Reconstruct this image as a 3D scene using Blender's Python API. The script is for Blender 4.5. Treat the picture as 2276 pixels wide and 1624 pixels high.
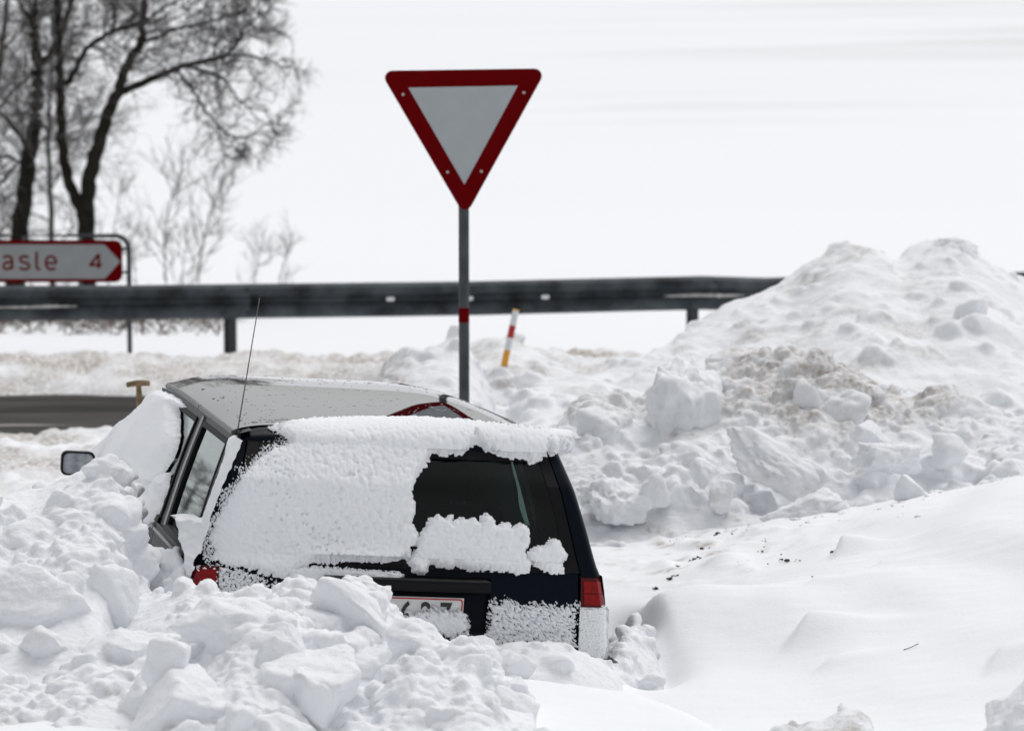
import bpy, bmesh, math, random
import numpy as np

for _o in list(bpy.data.objects):
    bpy.data.objects.remove(_o)
SC = bpy.context.scene
COL = SC.collection
PI = math.pi

# ------------------------------------------------------------------ camera
FPX, CX, CY, CAMH, HORIZ = 7887.0, 1138.0, 812.0, 2.9, 100.0     # photograph measured on a 2276 px wide copy
PITCH = math.atan((CY - HORIZ) / FPX)
cam_data = bpy.data.cameras.new('camera')
cam_data.sensor_width = 36.0
cam_data.lens = FPX / 2276.0 * 36.0
cam_data.clip_start = 0.5
cam_data.clip_end = 8000.0
cam_data.dof.use_dof = True
cam_data.dof.focus_distance = 13.9
cam_data.dof.aperture_fstop = 4.2
cam = bpy.data.objects.new('camera', cam_data)
COL.objects.link(cam)
cam.location = (0, 0, CAMH)
cam.rotation_euler = (PI / 2 - PITCH, 0, 0)
SC.camera = cam

# ------------------------------------------------------------------ sky and sun (overcast, light coming from ahead and right)
SUN_EL, SUN_AZ = math.radians(63), math.radians(30)              # azimuth from +Y towards +X
world = bpy.data.worlds.new('World')
SC.world = world
world.use_nodes = True
wn, wl = world.node_tree.nodes, world.node_tree.links
wn.clear()
sky = wn.new('ShaderNodeTexSky')
sky.sky_type = 'NISHITA'
sky.sun_disc = False
sky.sun_elevation = SUN_EL
sky.sun_rotation = SUN_AZ
sky.air_density = 1.0
sky.dust_density = 3.0
sky.ozone_density = 1.0
hs = wn.new('ShaderNodeHueSaturation')
hs.inputs['Saturation'].default_value = 0.10
bg = wn.new('ShaderNodeBackground')
bg.inputs['Strength'].default_value = 0.15
wo = wn.new('ShaderNodeOutputWorld')
wl.new(sky.outputs['Color'], hs.inputs['Color'])
wl.new(hs.outputs['Color'], bg.inputs['Color'])
wl.new(bg.outputs['Background'], wo.inputs['Surface'])
sun_data = bpy.data.lights.new('sun', 'SUN')
sun_data.energy = 0.72
sun_data.angle = math.radians(40)
sun_data.color = (1.0, 0.985, 0.96)
sun = bpy.data.objects.new('sun', sun_data)
COL.objects.link(sun)
sun.rotation_euler = (PI / 2 - SUN_EL, 0, PI - SUN_AZ)
SC.view_settings.view_transform = 'Standard'
SC.view_settings.look = 'None'
SC.view_settings.exposure = -0.02
SC.view_settings.gamma = 1.0
SC.view_settings.use_curve_mapping = False
SC.cycles.max_bounces = 8
SC.cycles.diffuse_bounces = 5
SC.cycles.glossy_bounces = 4
SC.cycles.transparent_max_bounces = 12
SC.cycles.caustics_reflective = False
SC.cycles.caustics_refractive = False


# ------------------------------------------------------------------ maths helpers
def smooth(a, b, x):
    t = np.clip((np.asarray(x, float) - a) / (b - a), 0, 1)
    return t * t * (3 - 2 * t)


def at_depth(px, py, y):
    """World point on the sight line of a place in the photograph, y metres ahead."""
    u, x = (CY - py) / FPX, (px - CX) / FPX
    c, s = math.cos(PITCH), math.sin(PITCH)
    d = np.array([x, c + u * s, -s + u * c])
    return np.array([0, 0, CAMH]) + d * (y / d[1])


def at_height(px, py, z):
    u, x = (CY - py) / FPX, (px - CX) / FPX
    c, s = math.cos(PITCH), math.sin(PITCH)
    d = np.array([x, c + u * s, -s + u * c])
    return np.array([0, 0, CAMH]) + d * ((z - CAMH) / d[2])


def project(Pw):
    x, y, z = Pw[..., 0], Pw[..., 1], Pw[..., 2] - CAMH
    c, s = math.cos(PITCH), math.sin(PITCH)
    d = y * c - z * s
    u = z * c + y * s
    return np.stack([CX + FPX * x / d, CY - FPX * u / d], -1)


_rg = np.random.default_rng(11)
_G = _rg.normal(size=(4096, 3))
_G /= np.linalg.norm(_G, axis=1)[:, None]
_R = _rg.random((4096, 3))


def _hash(i, j, k, seed):
    h = (i * 73856093) ^ (j * 19349663) ^ (k * 83492791) ^ (seed * 2654435)
    h = (h ^ (h >> 13)) * 1274126177
    return ((h ^ (h >> 16)) & 4095).astype(np.int64)


def noise(p, seed=0):
    p = np.asarray(p, float)
    i = np.floor(p).astype(np.int64)
    f = p - i
    w = f * f * f * (f * (f * 6 - 15) + 10)
    out = 0
    for dx in (0, 1):
        for dy in (0, 1):
            for dz in (0, 1):
                g = _G[_hash(i[:, 0] + dx, i[:, 1] + dy, i[:, 2] + dz, seed)]
                d = f - np.array([dx, dy, dz])
                wt = (w[:, 0] if dx else 1 - w[:, 0]) * (w[:, 1] if dy else 1 - w[:, 1]) * (w[:, 2] if dz else 1 - w[:, 2])
                out = out + wt * (g * d).sum(1)
    return out * 1.6


def fbm(p, octaves=4, seed=0, gain=0.5):
    a, out = 1.0, 0
    for o in range(octaves):
        out = out + a * noise(p * (2.03 ** o), seed + o * 17)
        a *= gain
    return out


def worley(p, seed=0, flat=False):
    p = np.asarray(p, float)
    i = np.floor(p).astype(np.int64)
    f1 = np.full(len(p), 9.0)
    f2 = np.full(len(p), 9.0)
    for dx in (-1, 0, 1):
        for dy in (-1, 0, 1):
            for dz in ((0,) if flat else (-1, 0, 1)):
                c = i + np.array([dx, dy, dz])
                q = c + _R[_hash(c[:, 0], c[:, 1], c[:, 2], seed)]
                e = q - p
                if flat:
                    e[:, 2] = 0
                d = np.sqrt((e * e).sum(1))
                f2 = np.minimum(f2, np.maximum(d, f1))
                f1 = np.minimum(f1, d)
    return f1, f2


def in_poly_sd(q, poly):
    """Signed distance (positive inside) of points q to a polygon."""
    poly = np.asarray(poly, float)
    n = len(poly)
    dist = np.full(len(q), 1e9)
    inside = np.zeros(len(q), bool)
    for k in range(n):
        a, b = poly[k], poly[(k + 1) % n]
        ab = b - a
        t = np.clip(((q - a) @ ab) / (ab @ ab + 1e-12), 0, 1)
        dist = np.minimum(dist, np.hypot(*(q - a - t[:, None] * ab).T))
        cond = (a[1] > q[:, 1]) != (b[1] > q[:, 1])
        with np.errstate(divide='ignore', invalid='ignore'):
            xx = (b[0] - a[0]) * (q[:, 1] - a[1]) / (b[1] - a[1]) + a[0]
        inside ^= cond & (q[:, 0] < xx)
    return np.where(inside, dist, -dist)


# ------------------------------------------------------------------ mesh helpers
def mesh_obj(name, V, Fc, mat, parent=None, shade=True, attrs=None):
    me = bpy.data.meshes.new(name)
    V = np.asarray(V, float)
    if isinstance(Fc, np.ndarray):
        n, k = Fc.shape
        me.vertices.add(len(V))
        me.vertices.foreach_set('co', V.astype(np.float32).ravel())
        me.loops.add(n * k)
        me.loops.foreach_set('vertex_index', Fc.astype(np.int32).ravel())
        me.polygons.add(n)
        me.polygons.foreach_set('loop_start', np.arange(0, n * k, k, dtype=np.int32))
        me.update(calc_edges=True)
        me.validate()
    else:
        me.from_pydata([tuple(v) for v in V], [], [tuple(f) for f in Fc])
        me.update()
    if shade:
        me.polygons.foreach_set('use_smooth', np.ones(len(me.polygons), bool))
    for k, a in (attrs or {}).items():
        at = me.attributes.new(k, 'FLOAT', 'POINT')
        at.data.foreach_set('value', np.asarray(a, np.float32))
    if mat is not None:
        me.materials.append(mat)
    o = bpy.data.objects.new(name, me)
    COL.objects.link(o)
    if parent is not None:
        o.parent = parent
    return o


def tag(o, label=None, cat=None, group=None, kind=None):
    for k, v in (('label', label), ('category', cat), ('group', group), ('kind', kind)):
        if v:
            o[k] = v
    return o


def empty(name, label, cat, loc=(0, 0, 0), rot=(0, 0, 0), group=None):
    o = bpy.data.objects.new(name, None)
    COL.objects.link(o)
    o.location = loc
    o.rotation_euler = rot
    return tag(o, label, cat, group)


def spline(P_, n):
    P_ = np.asarray(P_, float)
    t = np.linspace(0, len(P_) - 1, n)
    i = np.clip(np.floor(t).astype(int), 0, len(P_) - 2)
    f = (t - i)[:, None]
    p0, p1, p2, p3 = P_[np.maximum(i - 1, 0)], P_[i], P_[i + 1], P_[np.minimum(i + 2, len(P_) - 1)]
    return .5 * (2 * p1 + (p2 - p0) * f + (2 * p0 - 5 * p1 + 4 * p2 - p3) * f * f + (3 * p1 - p0 - 3 * p2 + p3) * f ** 3)


class MB:
    """Collects shapes and links them as one mesh object."""

    def __init__(self):
        self.V, self.F, self.n = [], [], 0

    def add(self, V, Fc):
        self.V.append(np.asarray(V, float).reshape(-1, 3))
        for f in Fc:
            self.F.append(tuple(int(i) + self.n for i in f))
        self.n += len(self.V[-1])
        return self

    def box(self, lo, hi, bev=0.0):
        lo, hi = np.array(lo, float), np.array(hi, float)
        if bev <= 0:
            V = [(x, y, z) for x in (lo[0], hi[0]) for y in (lo[1], hi[1]) for z in (lo[2], hi[2])]
            return self.add(V, [(0, 1, 3, 2), (4, 6, 7, 5), (0, 4, 5, 1), (2, 3, 7, 6), (0, 2, 6, 4), (1, 5, 7, 3)])
        bm = bmesh.new()
        bmesh.ops.create_cube(bm, size=1)
        for v in bm.verts:
            v.co = [(lo[i] + hi[i]) / 2 + v.co[i] * (hi[i] - lo[i]) for i in range(3)]
        bmesh.ops.bevel(bm, geom=bm.edges[:], offset=bev, segments=2, affect='EDGES', profile=0.6)
        bm.verts.index_update()
        V = [tuple(v.co) for v in bm.verts]
        Fc = [[v.index for v in f.verts] for f in bm.faces]
        bm.free()
        return self.add(V, Fc)

    def grid(self, A, flip=False):
        """A: (n, m, 3) array of points."""
        n, m = A.shape[:2]
        Fc = []
        for i in range(n - 1):
            for j in range(m - 1):
                q = (i * m + j, (i + 1) * m + j, (i + 1) * m + j + 1, i * m + j + 1)
                Fc.append(q[::-1] if flip else q)
        return self.add(A.reshape(-1, 3), Fc)

    def slab(self, A, off):
        """A surface patch with thickness: A and A + off joined round the rim."""
        n, m = A.shape[:2]
        B = A + off
        N = n * m
        V = np.concatenate([A.reshape(-1, 3), B.reshape(-1, 3)])
        Fc = []
        for i in range(n - 1):
            for j in range(m - 1):
                q = (i * m + j, (i + 1) * m + j, (i + 1) * m + j + 1, i * m + j + 1)
                Fc.append(q)
                Fc.append(tuple(k + N for k in q[::-1]))
        rim = [(i, 0) for i in range(n)] + [(n - 1, j) for j in range(1, m)] + [(i, m - 1) for i in range(n - 2, -1, -1)] + [(0, j) for j in range(m - 2, 0, -1)]
        idx = [i * m + j for i, j in rim]
        for a, b in zip(idx, idx[1:] + idx[:1]):
            Fc.append((b, a, a + N, b + N))
        return self.add(V, Fc)

    def tube(self, pts, r, n=8, cap=True):
        pts = np.asarray(pts, float)
        r = np.broadcast_to(np.asarray(r, float), (len(pts),))
        d = np.gradient(pts, axis=0)
        d /= np.linalg.norm(d, axis=1)[:, None] + 1e-12
        ref = np.array([0.0, 0, 1]) if abs(d[0][2]) < 0.9 else np.array([1.0, 0, 0])
        a = np.cross(d, ref)
        a /= np.linalg.norm(a, axis=1)[:, None] + 1e-12
        b = np.cross(d, a)
        th = np.arange(n) * 2 * PI / n
        V = pts[:, None] + r[:, None, None] * (np.cos(th)[None, :, None] * a[:, None] + np.sin(th)[None, :, None] * b[:, None])
        Fc = []
        for i in range(len(pts) - 1):
            for j in range(n):
                k = (j + 1) % n
                Fc.append((i * n + j, i * n + k, (i + 1) * n + k, (i + 1) * n + j))
        if cap:
            Fc.append(tuple(range(n))[::-1])
            Fc.append(tuple((len(pts) - 1) * n + j for j in range(n)))
        return self.add(V, Fc)

    def prism(self, poly, y0, y1):
        """Polygon in x, z extruded from y0 (front) to y1."""
        n = len(poly)
        V = [(p[0], y0, p[1]) for p in poly] + [(p[0], y1, p[1]) for p in poly]
        Fc = [tuple(range(n)), tuple(range(2 * n - 1, n - 1, -1))] + [(i, i + n, (i + 1) % n + n, (i + 1) % n) for i in range(n)]
        return self.add(V, Fc)

    def build(self, name, mat, parent=None, shade=False):
        o = mesh_obj(name, np.concatenate(self.V), self.F, mat, parent, shade)
        bm = bmesh.new()
        bm.from_mesh(o.data)
        bmesh.ops.recalc_face_normals(bm, faces=bm.faces[:])
        bm.to_mesh(o.data)
        bm.free()
        return o


def auto_smooth(o, ang=35):
    me = o.data
    me.polygons.foreach_set('use_smooth', np.ones(len(me.polygons), bool))
    bm = bmesh.new()
    bm.from_mesh(me)
    lim = math.radians(ang)
    for e in bm.edges:
        e.smooth = len(e.link_faces) == 2 and e.calc_face_angle(0) < lim
    bm.to_mesh(me)
    bm.free()
    return o


def text_mesh(s, size, bold=0.0, width=1.0, spacing=1.0, depth=0.002):
    cu = bpy.data.curves.new('lettering', 'FONT')
    cu.body = s
    cu.size = size
    cu.offset = bold
    cu.extrude = depth / 2
    cu.space_character = spacing
    o = bpy.data.objects.new('lettering', cu)
    COL.objects.link(o)
    dg = bpy.context.evaluated_depsgraph_get()
    me = bpy.data.meshes.new_from_object(o.evaluated_get(dg))
    V = np.array([v.co[:] for v in me.vertices])
    Fc = [tuple(p.vertices) for p in me.polygons]
    bpy.data.objects.remove(o)
    bpy.data.meshes.remove(me)
    V[:, 0] *= width
    return V, Fc


# ------------------------------------------------------------------ materials
def new_mat(name):
    m = bpy.data.materials.new(name)
    m.use_nodes = True
    nt = m.node_tree
    return m, nt.nodes, nt.links, nt.nodes['Principled BSDF']


def simple(name, col, rough=0.5, metal=0.0, spec=0.5, coat=0.0, var=0.0, vscale=20.0, bump=0.0, bscale=200.0):
    m, n, l, b = new_mat(name)
    b.inputs['Base Color'].default_value = (*col, 1)
    b.inputs['Roughness'].default_value = rough
    b.inputs['Metallic'].default_value = metal
    b.inputs['Specular IOR Level'].default_value = spec
    b.inputs['Coat Weight'].default_value = coat
    b.inputs['Coat Roughness'].default_value = 0.015
    if var or bump:
        tc = n.new('ShaderNodeTexCoord')
    if var:
        t = n.new('ShaderNodeTexNoise')
        t.inputs['Scale'].default_value = vscale
        t.inputs['Detail'].default_value = 6
        l.new(tc.outputs['Object'], t.inputs['Vector'])
        r = n.new('ShaderNodeValToRGB')
        r.color_ramp.elements[0].position = 0.3
        r.color_ramp.elements[1].position = 0.72
        r.color_ramp.elements[0].color = (*[c * (1 - var) for c in col], 1)
        r.color_ramp.elements[1].color = (*[min(1, c * (1 + var)) for c in col], 1)
        l.new(t.outputs['Fac'], r.inputs['Fac'])
        l.new(r.outputs['Color'], b.inputs['Base Color'])
    if bump:
        t2 = n.new('ShaderNodeTexNoise')
        t2.inputs['Scale'].default_value = bscale
        t2.inputs['Detail'].default_value = 3
        l.new(tc.outputs['Object'], t2.inputs['Vector'])
        bp = n.new('ShaderNodeBump')
        bp.inputs['Strength'].default_value = bump
        bp.inputs['Distance'].default_value = 0.003
        l.new(t2.outputs['Fac'], bp.inputs['Height'])
        l.new(bp.outputs['Normal'], b.inputs['Normal'])
    return m


def snow_material(name, base=(0.875, 0.888, 0.912), dirt_shade=(0.30, 0.235, 0.17), grain=160.0, bump=0.5, use_dirt=True, coarse=.22, bump2=.45):
    m, n, l, b = new_mat(name)
    b.inputs['Roughness'].default_value = 0.75
    b.inputs['Specular IOR Level'].default_value = 0.2
    tc = n.new('ShaderNodeTexCoord')
    t = n.new('ShaderNodeTexNoise')
    t.inputs['Scale'].default_value = grain
    t.inputs['Detail'].default_value = 5
    l.new(tc.outputs['Object'], t.inputs['Vector'])
    bp = n.new('ShaderNodeBump')
    bp.inputs['Strength'].default_value = bump
    bp.inputs['Distance'].default_value = 0.004
    l.new(t.outputs['Fac'], bp.inputs['Height'])
    t0 = n.new('ShaderNodeTexNoise')
    t0.inputs['Scale'].default_value = grain * coarse
    t0.inputs['Detail'].default_value = 8
    t0.inputs['Roughness'].default_value = 0.68
    l.new(tc.outputs['Object'], t0.inputs['Vector'])
    bp0 = n.new('ShaderNodeBump')
    bp0.inputs['Strength'].default_value = bump2
    bp0.inputs['Distance'].default_value = 0.02
    l.new(t0.outputs['Fac'], bp0.inputs['Height'])
    l.new(bp0.outputs['Normal'], bp.inputs['Normal'])
    l.new(bp.outputs['Normal'], b.inputs['Normal'])
    if use_dirt:
        at = n.new('ShaderNodeAttribute')
        at.attribute_name = 'dirt_shade'
        t2 = n.new('ShaderNodeTexNoise')
        t2.inputs['Scale'].default_value = 30
        t2.inputs['Detail'].default_value = 6
        l.new(tc.outputs['Object'], t2.inputs['Vector'])
        mm = n.new('ShaderNodeMath')
        mm.operation = 'MULTIPLY'
        r = n.new('ShaderNodeValToRGB')
        r.color_ramp.elements[0].position = 0.3
        r.color_ramp.elements[1].position = 0.62
        l.new(t2.outputs['Fac'], r.inputs['Fac'])
        l.new(at.outputs['Fac'], mm.inputs[0])
        l.new(r.outputs['Color'], mm.inputs[1])
        mx = n.new('ShaderNodeMix')
        mx.data_type = 'RGBA'
        mx.inputs['A'].default_value = (*base, 1)
        mx.inputs['B'].default_value = (*dirt_shade, 1)
        l.new(mm.outputs[0], mx.inputs['Factor'])
        l.new(mx.outputs['Result'], b.inputs['Base Color'])
    else:
        b.inputs['Base Color'].default_value = (*base, 1)
    return m


def glass_material(name, tint, boost=1.0):
    m, n, l, b = new_mat(name)
    n.remove(b)
    out = n['Material Output']
    fr = n.new('ShaderNodeFresnel')
    fr.inputs['IOR'].default_value = 1.5
    mt = n.new('ShaderNodeMath')
    mt.operation = 'MULTIPLY'
    mt.use_clamp = True
    mt.inputs[1].default_value = boost
    tr = n.new('ShaderNodeBsdfTransparent')
    tr.inputs['Color'].default_value = (*tint, 1)
    gl = n.new('ShaderNodeBsdfGlossy')
    gl.inputs['Roughness'].default_value = 0.015
    gl.inputs['Color'].default_value = (0.9, 0.97, 0.95, 1)
    mx = n.new('ShaderNodeMixShader')
    l.new(fr.outputs['Fac'], mt.inputs[0])
    l.new(mt.outputs[0], mx.inputs['Fac'])
    l.new(tr.outputs['BSDF'], mx.inputs[1])
    l.new(gl.outputs['BSDF'], mx.inputs[2])
    l.new(mx.outputs['Shader'], out.inputs['Surface'])
    return m


M = {}
M['snow'] = snow_material('packed_snow')
M['field'] = snow_material('field_snow', grain=70.0, bump=0.4, coarse=.3, bump2=.12)
M['crust'] = snow_material('crust_snow', base=(0.875, 0.888, 0.912), grain=260.0, bump=0.35, use_dirt=False, bump2=.12)
M['paint'] = simple('dark_blue_paint', (0.0015, 0.004, 0.009), 0.35, 0.0, 0.06, 0.05)
M['roofpaint'] = simple('wet_dark_paint', (0.006, 0.006, 0.007), 0.4, 0.0, 0.0, 1.0)
M['roofpaint'].node_tree.nodes['Principled BSDF'].inputs['Coat IOR'].default_value = 1.85
M['black'] = simple('black_trim', (0.004, 0.004, 0.005), 0.5, 0, 0.15)
M['rubber'] = simple('rubber_seal', (0.006, 0.006, 0.007), 0.6, 0, 0.2)
M['gutter'] = simple('gutter_trim', (0.10, 0.10, 0.095), 0.4, 0.3, 0.5, 0, 0.2, 40)
M['silver'] = simple('dull_trim', (0.22, 0.22, 0.23), 0.35, 0.7)
M['seat'] = simple('seat_fabric', (0.012, 0.013, 0.014), 0.9, 0, 0.1)
M['inside'] = simple('dark_lining', (0.006, 0.006, 0.007), 0.9, 0, 0.1)
M['lamp_red'] = simple('red_lamp_plastic', (0.22, 0.001, 0.002), 0.25, 0, 0.2, 0.1, 0.3, 50)
M['lamp_dark'] = simple('dark_red_plastic', (0.07, 0.002, 0.004), 0.3, 0, 0.2, 0.1)
M['glass'] = glass_material('tinted_glass', (0.50, 0.62, 0.58), 1.25)
M['rearglass'] = glass_material('rear_glass', (0.42, 0.52, 0.49), 0.55)
M['frostglass'] = simple('frosted_mirror', (0.32, 0.34, 0.37), 0.45, 0, 0.5, 0, 0.35, 30, 0.3, 160)
M['plate'] = simple('plate_white', (0.62, 0.63, 0.63), 0.35, 0, 0.5, 0, 0.10, 25)
M['plate_red'] = simple('plate_red', (0.45, 0.02, 0.02), 0.4)
M['ink'] = simple('plate_black', (0.012, 0.012, 0.012), 0.5)
M['sign_red'] = simple('sign_red', (0.125, 0.0007, 0.002), 0.6, 0, 0.03, 0, 0.08, 14)
M['sign_white'] = simple('sign_white', (0.40, 0.425, 0.44), 0.5, 0, 0.15, 0, 0.04, 9)
M['dull_white'] = simple('dull_sign_white', (0.30, 0.315, 0.32), 0.5, 0, 0.15, 0, 0.06, 9)
M['galv'] = simple('galvanised_steel', (0.062, 0.070, 0.073), 0.6, 0.1, 0.3, 0, 0.35, 7)
M['rail'] = simple('weathered_rail', (0.054, 0.064, 0.072), 0.65, 0.1, 0.25, 0, 0.75, 3.4)
M['rail2'] = simple('pale_weathered_rail', (0.060, 0.070, 0.078), 0.65, 0.1, 0.25, 0, 0.75, 3.0)
M['bolt'] = simple('bolt_steel', (0.45, 0.44, 0.40), 0.5, 0.3)
M['darkbolt'] = simple('dark_bolt', (0.03, 0.034, 0.038), 0.6, 0.3)
M['reflector'] = simple('white_reflector', (0.85, 0.86, 0.88), 0.3)
M['frame'] = simple('sign_frame_grey', (0.035, 0.042, 0.047), 0.5, 0.2)
M['stick_white'] = simple('stick_white', (0.66, 0.69, 0.72), 0.5)
M['stick_red'] = simple('stick_red', (0.42, 0.008, 0.012), 0.5)
M['stick_yellow'] = simple('stick_yellow', (0.72, 0.33, 0.02), 0.5)
M['wood'] = simple('worn_wood', (0.23, 0.165, 0.095), 0.7, 0, 0.2, 0, 0.4, 30)
M['steel'] = simple('shovel_steel', (0.2, 0.2, 0.2), 0.5, 0.6)
M['bark'] = simple('dark_bark', (0.018, 0.017, 0.013), 0.9, 0, 0.1, 0, 0.4, 9, 0.6, 30)
M['twig'] = simple('grey_twig', (0.095, 0.088, 0.085), 0.9, 0, 0.1)
M['paletwig'] = simple('pale_twig', (0.12, 0.11, 0.105), 0.9, 0, 0.1)
M['brush'] = simple('dry_brush', (0.15, 0.115, 0.09), 0.9, 0, 0.1)
M['soil'] = simple('dark_soil', (0.085, 0.070, 0.058), 0.95, 0, 0.1)


def asphalt():
    m, n, l, b = new_mat('salted_asphalt')
    b.inputs['Roughness'].default_value = 0.9
    b.inputs['Specular IOR Level'].default_value = 0.06
    tc = n.new('ShaderNodeTexCoord')
    mp = n.new('ShaderNodeMapping')
    mp.inputs['Scale'].default_value = (0.35, 2.4, 1)
    l.new(tc.outputs['Object'], mp.inputs['Vector'])
    t = n.new('ShaderNodeTexNoise')
    t.inputs['Scale'].default_value = 1.3
    t.inputs['Detail'].default_value = 8
    l.new(mp.outputs['Vector'], t.inputs['Vector'])
    r = n.new('ShaderNodeValToRGB')
    e = r.color_ramp.elements
    e[0].position, e[0].color = 0.36, (0.030, 0.029, 0.028, 1)
    e[1].position, e[1].color = 0.62, (0.085, 0.08, 0.077, 1)
    x = r.color_ramp.elements.new(0.72)
    x.color = (0.34, 0.32, 0.31, 1)
    l.new(t.outputs['Fac'], r.inputs['Fac'])
    l.new(r.outputs['Color'], b.inputs['Base Color'])
    return m


M['asphalt'] = asphalt()

# ================================================================== GROUND
NEAR = [(1400, 1500, .45), (1500, 1500, .46), (1640, 1500, .47), (1750, 1600, .46), (1900, 1600, .48), (2276, 1610, .53), (2100, 1500, .55),
        (1900, 1400, .56), (2276, 1400, .66), (2100, 1300, .68), (1500, 1340, .50), (1420, 1250, .46), (1700, 1250, .56), (1400, 1200, .46),
        (1620, 1165, .52), (1900, 1200, .68), (2276, 1150, .85), (2276, 1060, .92), (2060, 1120, .76), (1830, 1155, .62), (1360, 1300, .45),
        (2450, 1100, .95), (2500, 1300, .85), (2500, 1500, .65)]
CTRL = [tuple(at_height(*q)) for q in NEAR]
CTRL += [(x, y, z) for x, y, z in [(-.5, 15, .15), (-1, 17, .15), (.4, 15, .25), (-2.2, 14.5, .4), (-2.2, 17, .2), (-2.5, 19, .12), (-.5, 19, .25), (-3, 13, .6), (-3.5, 16, .3),
                                   (1, 19, .40), (2.5, 19, .5), (1, 21, .3), (2.5, 21, .4), (-2, 21, .1), (-.5, 12.9, .40), (.3, 12.9, .42), (-1.3, 13, .5),
                                   (3.5, 14, .75), (4, 17, 1.0), (3.3, 12, .55), (-5, 18, .12), (5, 21, .5), (-6, 14, .6)]]
CTRL = np.array(CTRL)
FAR_Y = [-80, 6, 9, 22, 25, 33, 40, 60, 120, 250, 500, 900, 1500, 3000]
FAR_Z = [1.2, 1.2, 1.0, .12, .02, -.02, -.25, -1.2, -3.0, -2.0, 12.0, 58, 74, 60]
CREST = np.array([at_depth(*q) for q in [(-500, 1440, 12.8), (600, 1458, 12.8), (843, 1471, 12.8), (1100, 1490, 12.8), (1261, 1506, 12.75), (1411, 1529, 12.6),
                                         (1538, 1575, 12.2), (1618, 1615, 11.9), (1700, 1665, 11.5), (1800, 1720, 11.0), (2300, 1900, 9.6)]])


def lip(x, y, px, py, z, h, sx_left, sx_right, sy, skew=0.0):
    """Wind drift with a sharp left lip and a long tail to the right."""
    c = at_height(px, py, z)
    dy = y - c[1]
    dx = x - c[0] - skew * dy
    fx = np.where(dx < 0, smooth(-sx_left, 0, dx), np.exp(-(np.maximum(dx, 0) / sx_right) ** 1.5))
    return h * fx * np.exp(-(dy / sy) ** 2)


def ground_z(x, y):
    x, y = np.asarray(x, float), np.asarray(y, float)
    near = np.zeros_like(x)
    m = (y > 7) & (y < 25) & (np.abs(x) < 14)
    xm, ym = x[m], y[m]
    if len(xm):
        w = 1e-12 + np.zeros_like(xm)
        s = 1e-12 * 0.4 + np.zeros_like(xm)
        for cx, cy, cz in CTRL:
            k = 1.0 / (0.22 + ((xm - cx) / 0.8) ** 2 + ((ym - cy) / 1.2) ** 2) ** 2.4
            w += k
            s += k * cz
        near[m] = s / w
    far = np.interp(y, FAR_Y, FAR_Z)
    far = far + smooth(60, 140, y) * 0.8 * np.sin(x * 0.013 + 1.0) * np.minimum(y / 200, 4) + 0.004 * x * smooth(60, 200, y)
    t = smooth(18.5, 23, y)
    g = near * (1 - t) + far * t
    t2 = smooth(10.8, 9.2, y)
    g = g * (1 - t2) + far * t2
    t3 = smooth(8, 13, np.abs(x))
    g = np.where(y < 25, g * (1 - t3) + (far * .6 + .2) * t3, g)
    # big smooth drift across the foreground
    yc = np.interp(x, CREST[:, 0], CREST[:, 1])
    zc = np.interp(x, CREST[:, 0], CREST[:, 2])
    d = y - yc
    dr = np.where(d < 0, zc + 0.012 * (-d) - 0.02 * np.exp(-(d / 0.15) ** 2), zc - 0.02 - np.maximum(d, 0) * 0.55 - 0.25 * smooth(0, .35, d))
    k = 0.02
    near_m = (y > 8) & (y < 15)
    g = np.where(near_m, np.maximum(g, dr) + k * np.exp(-np.abs(g - dr) / k) * 0.5, g)
    # drifts of the smooth field on the right
    g = g + lip(x, y, 1470, 1380, .50, .22, .13, .70, .50, -.10)
    g = g + lip(x, y, 1872, 1225, .66, .08, .04, .22, .10, .25)
    g = g + lip(x, y, 1800, 1412, .55, .085, .085, .30, .13, .45)
    g = g + lip(x, y, 1850, 1462, .54, .03, .06, .16, .08, .5)
    g = g + lip(x, y, 2225, 1470, .60, .05, .06, .30, .12, .3)
    g = g + lip(x, y, 1815, 1325, .60, .02, .04, .3, .08, .5) + lip(x, y, 1960, 1290, .62, .018, .03, .2, .06, .5)
    c = at_height(1455, 1480, .47)
    g = g - 0.10 * np.exp(-((x - c[0]) / .11) ** 2 - ((y - c[1]) / .28) ** 2)
    return g


def axis(*segs):
    out = []
    for a, b, st in segs:
        out.append(np.arange(a, b, st))
    out.append([segs[-1][1]])
    return np.concatenate(out)


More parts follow.
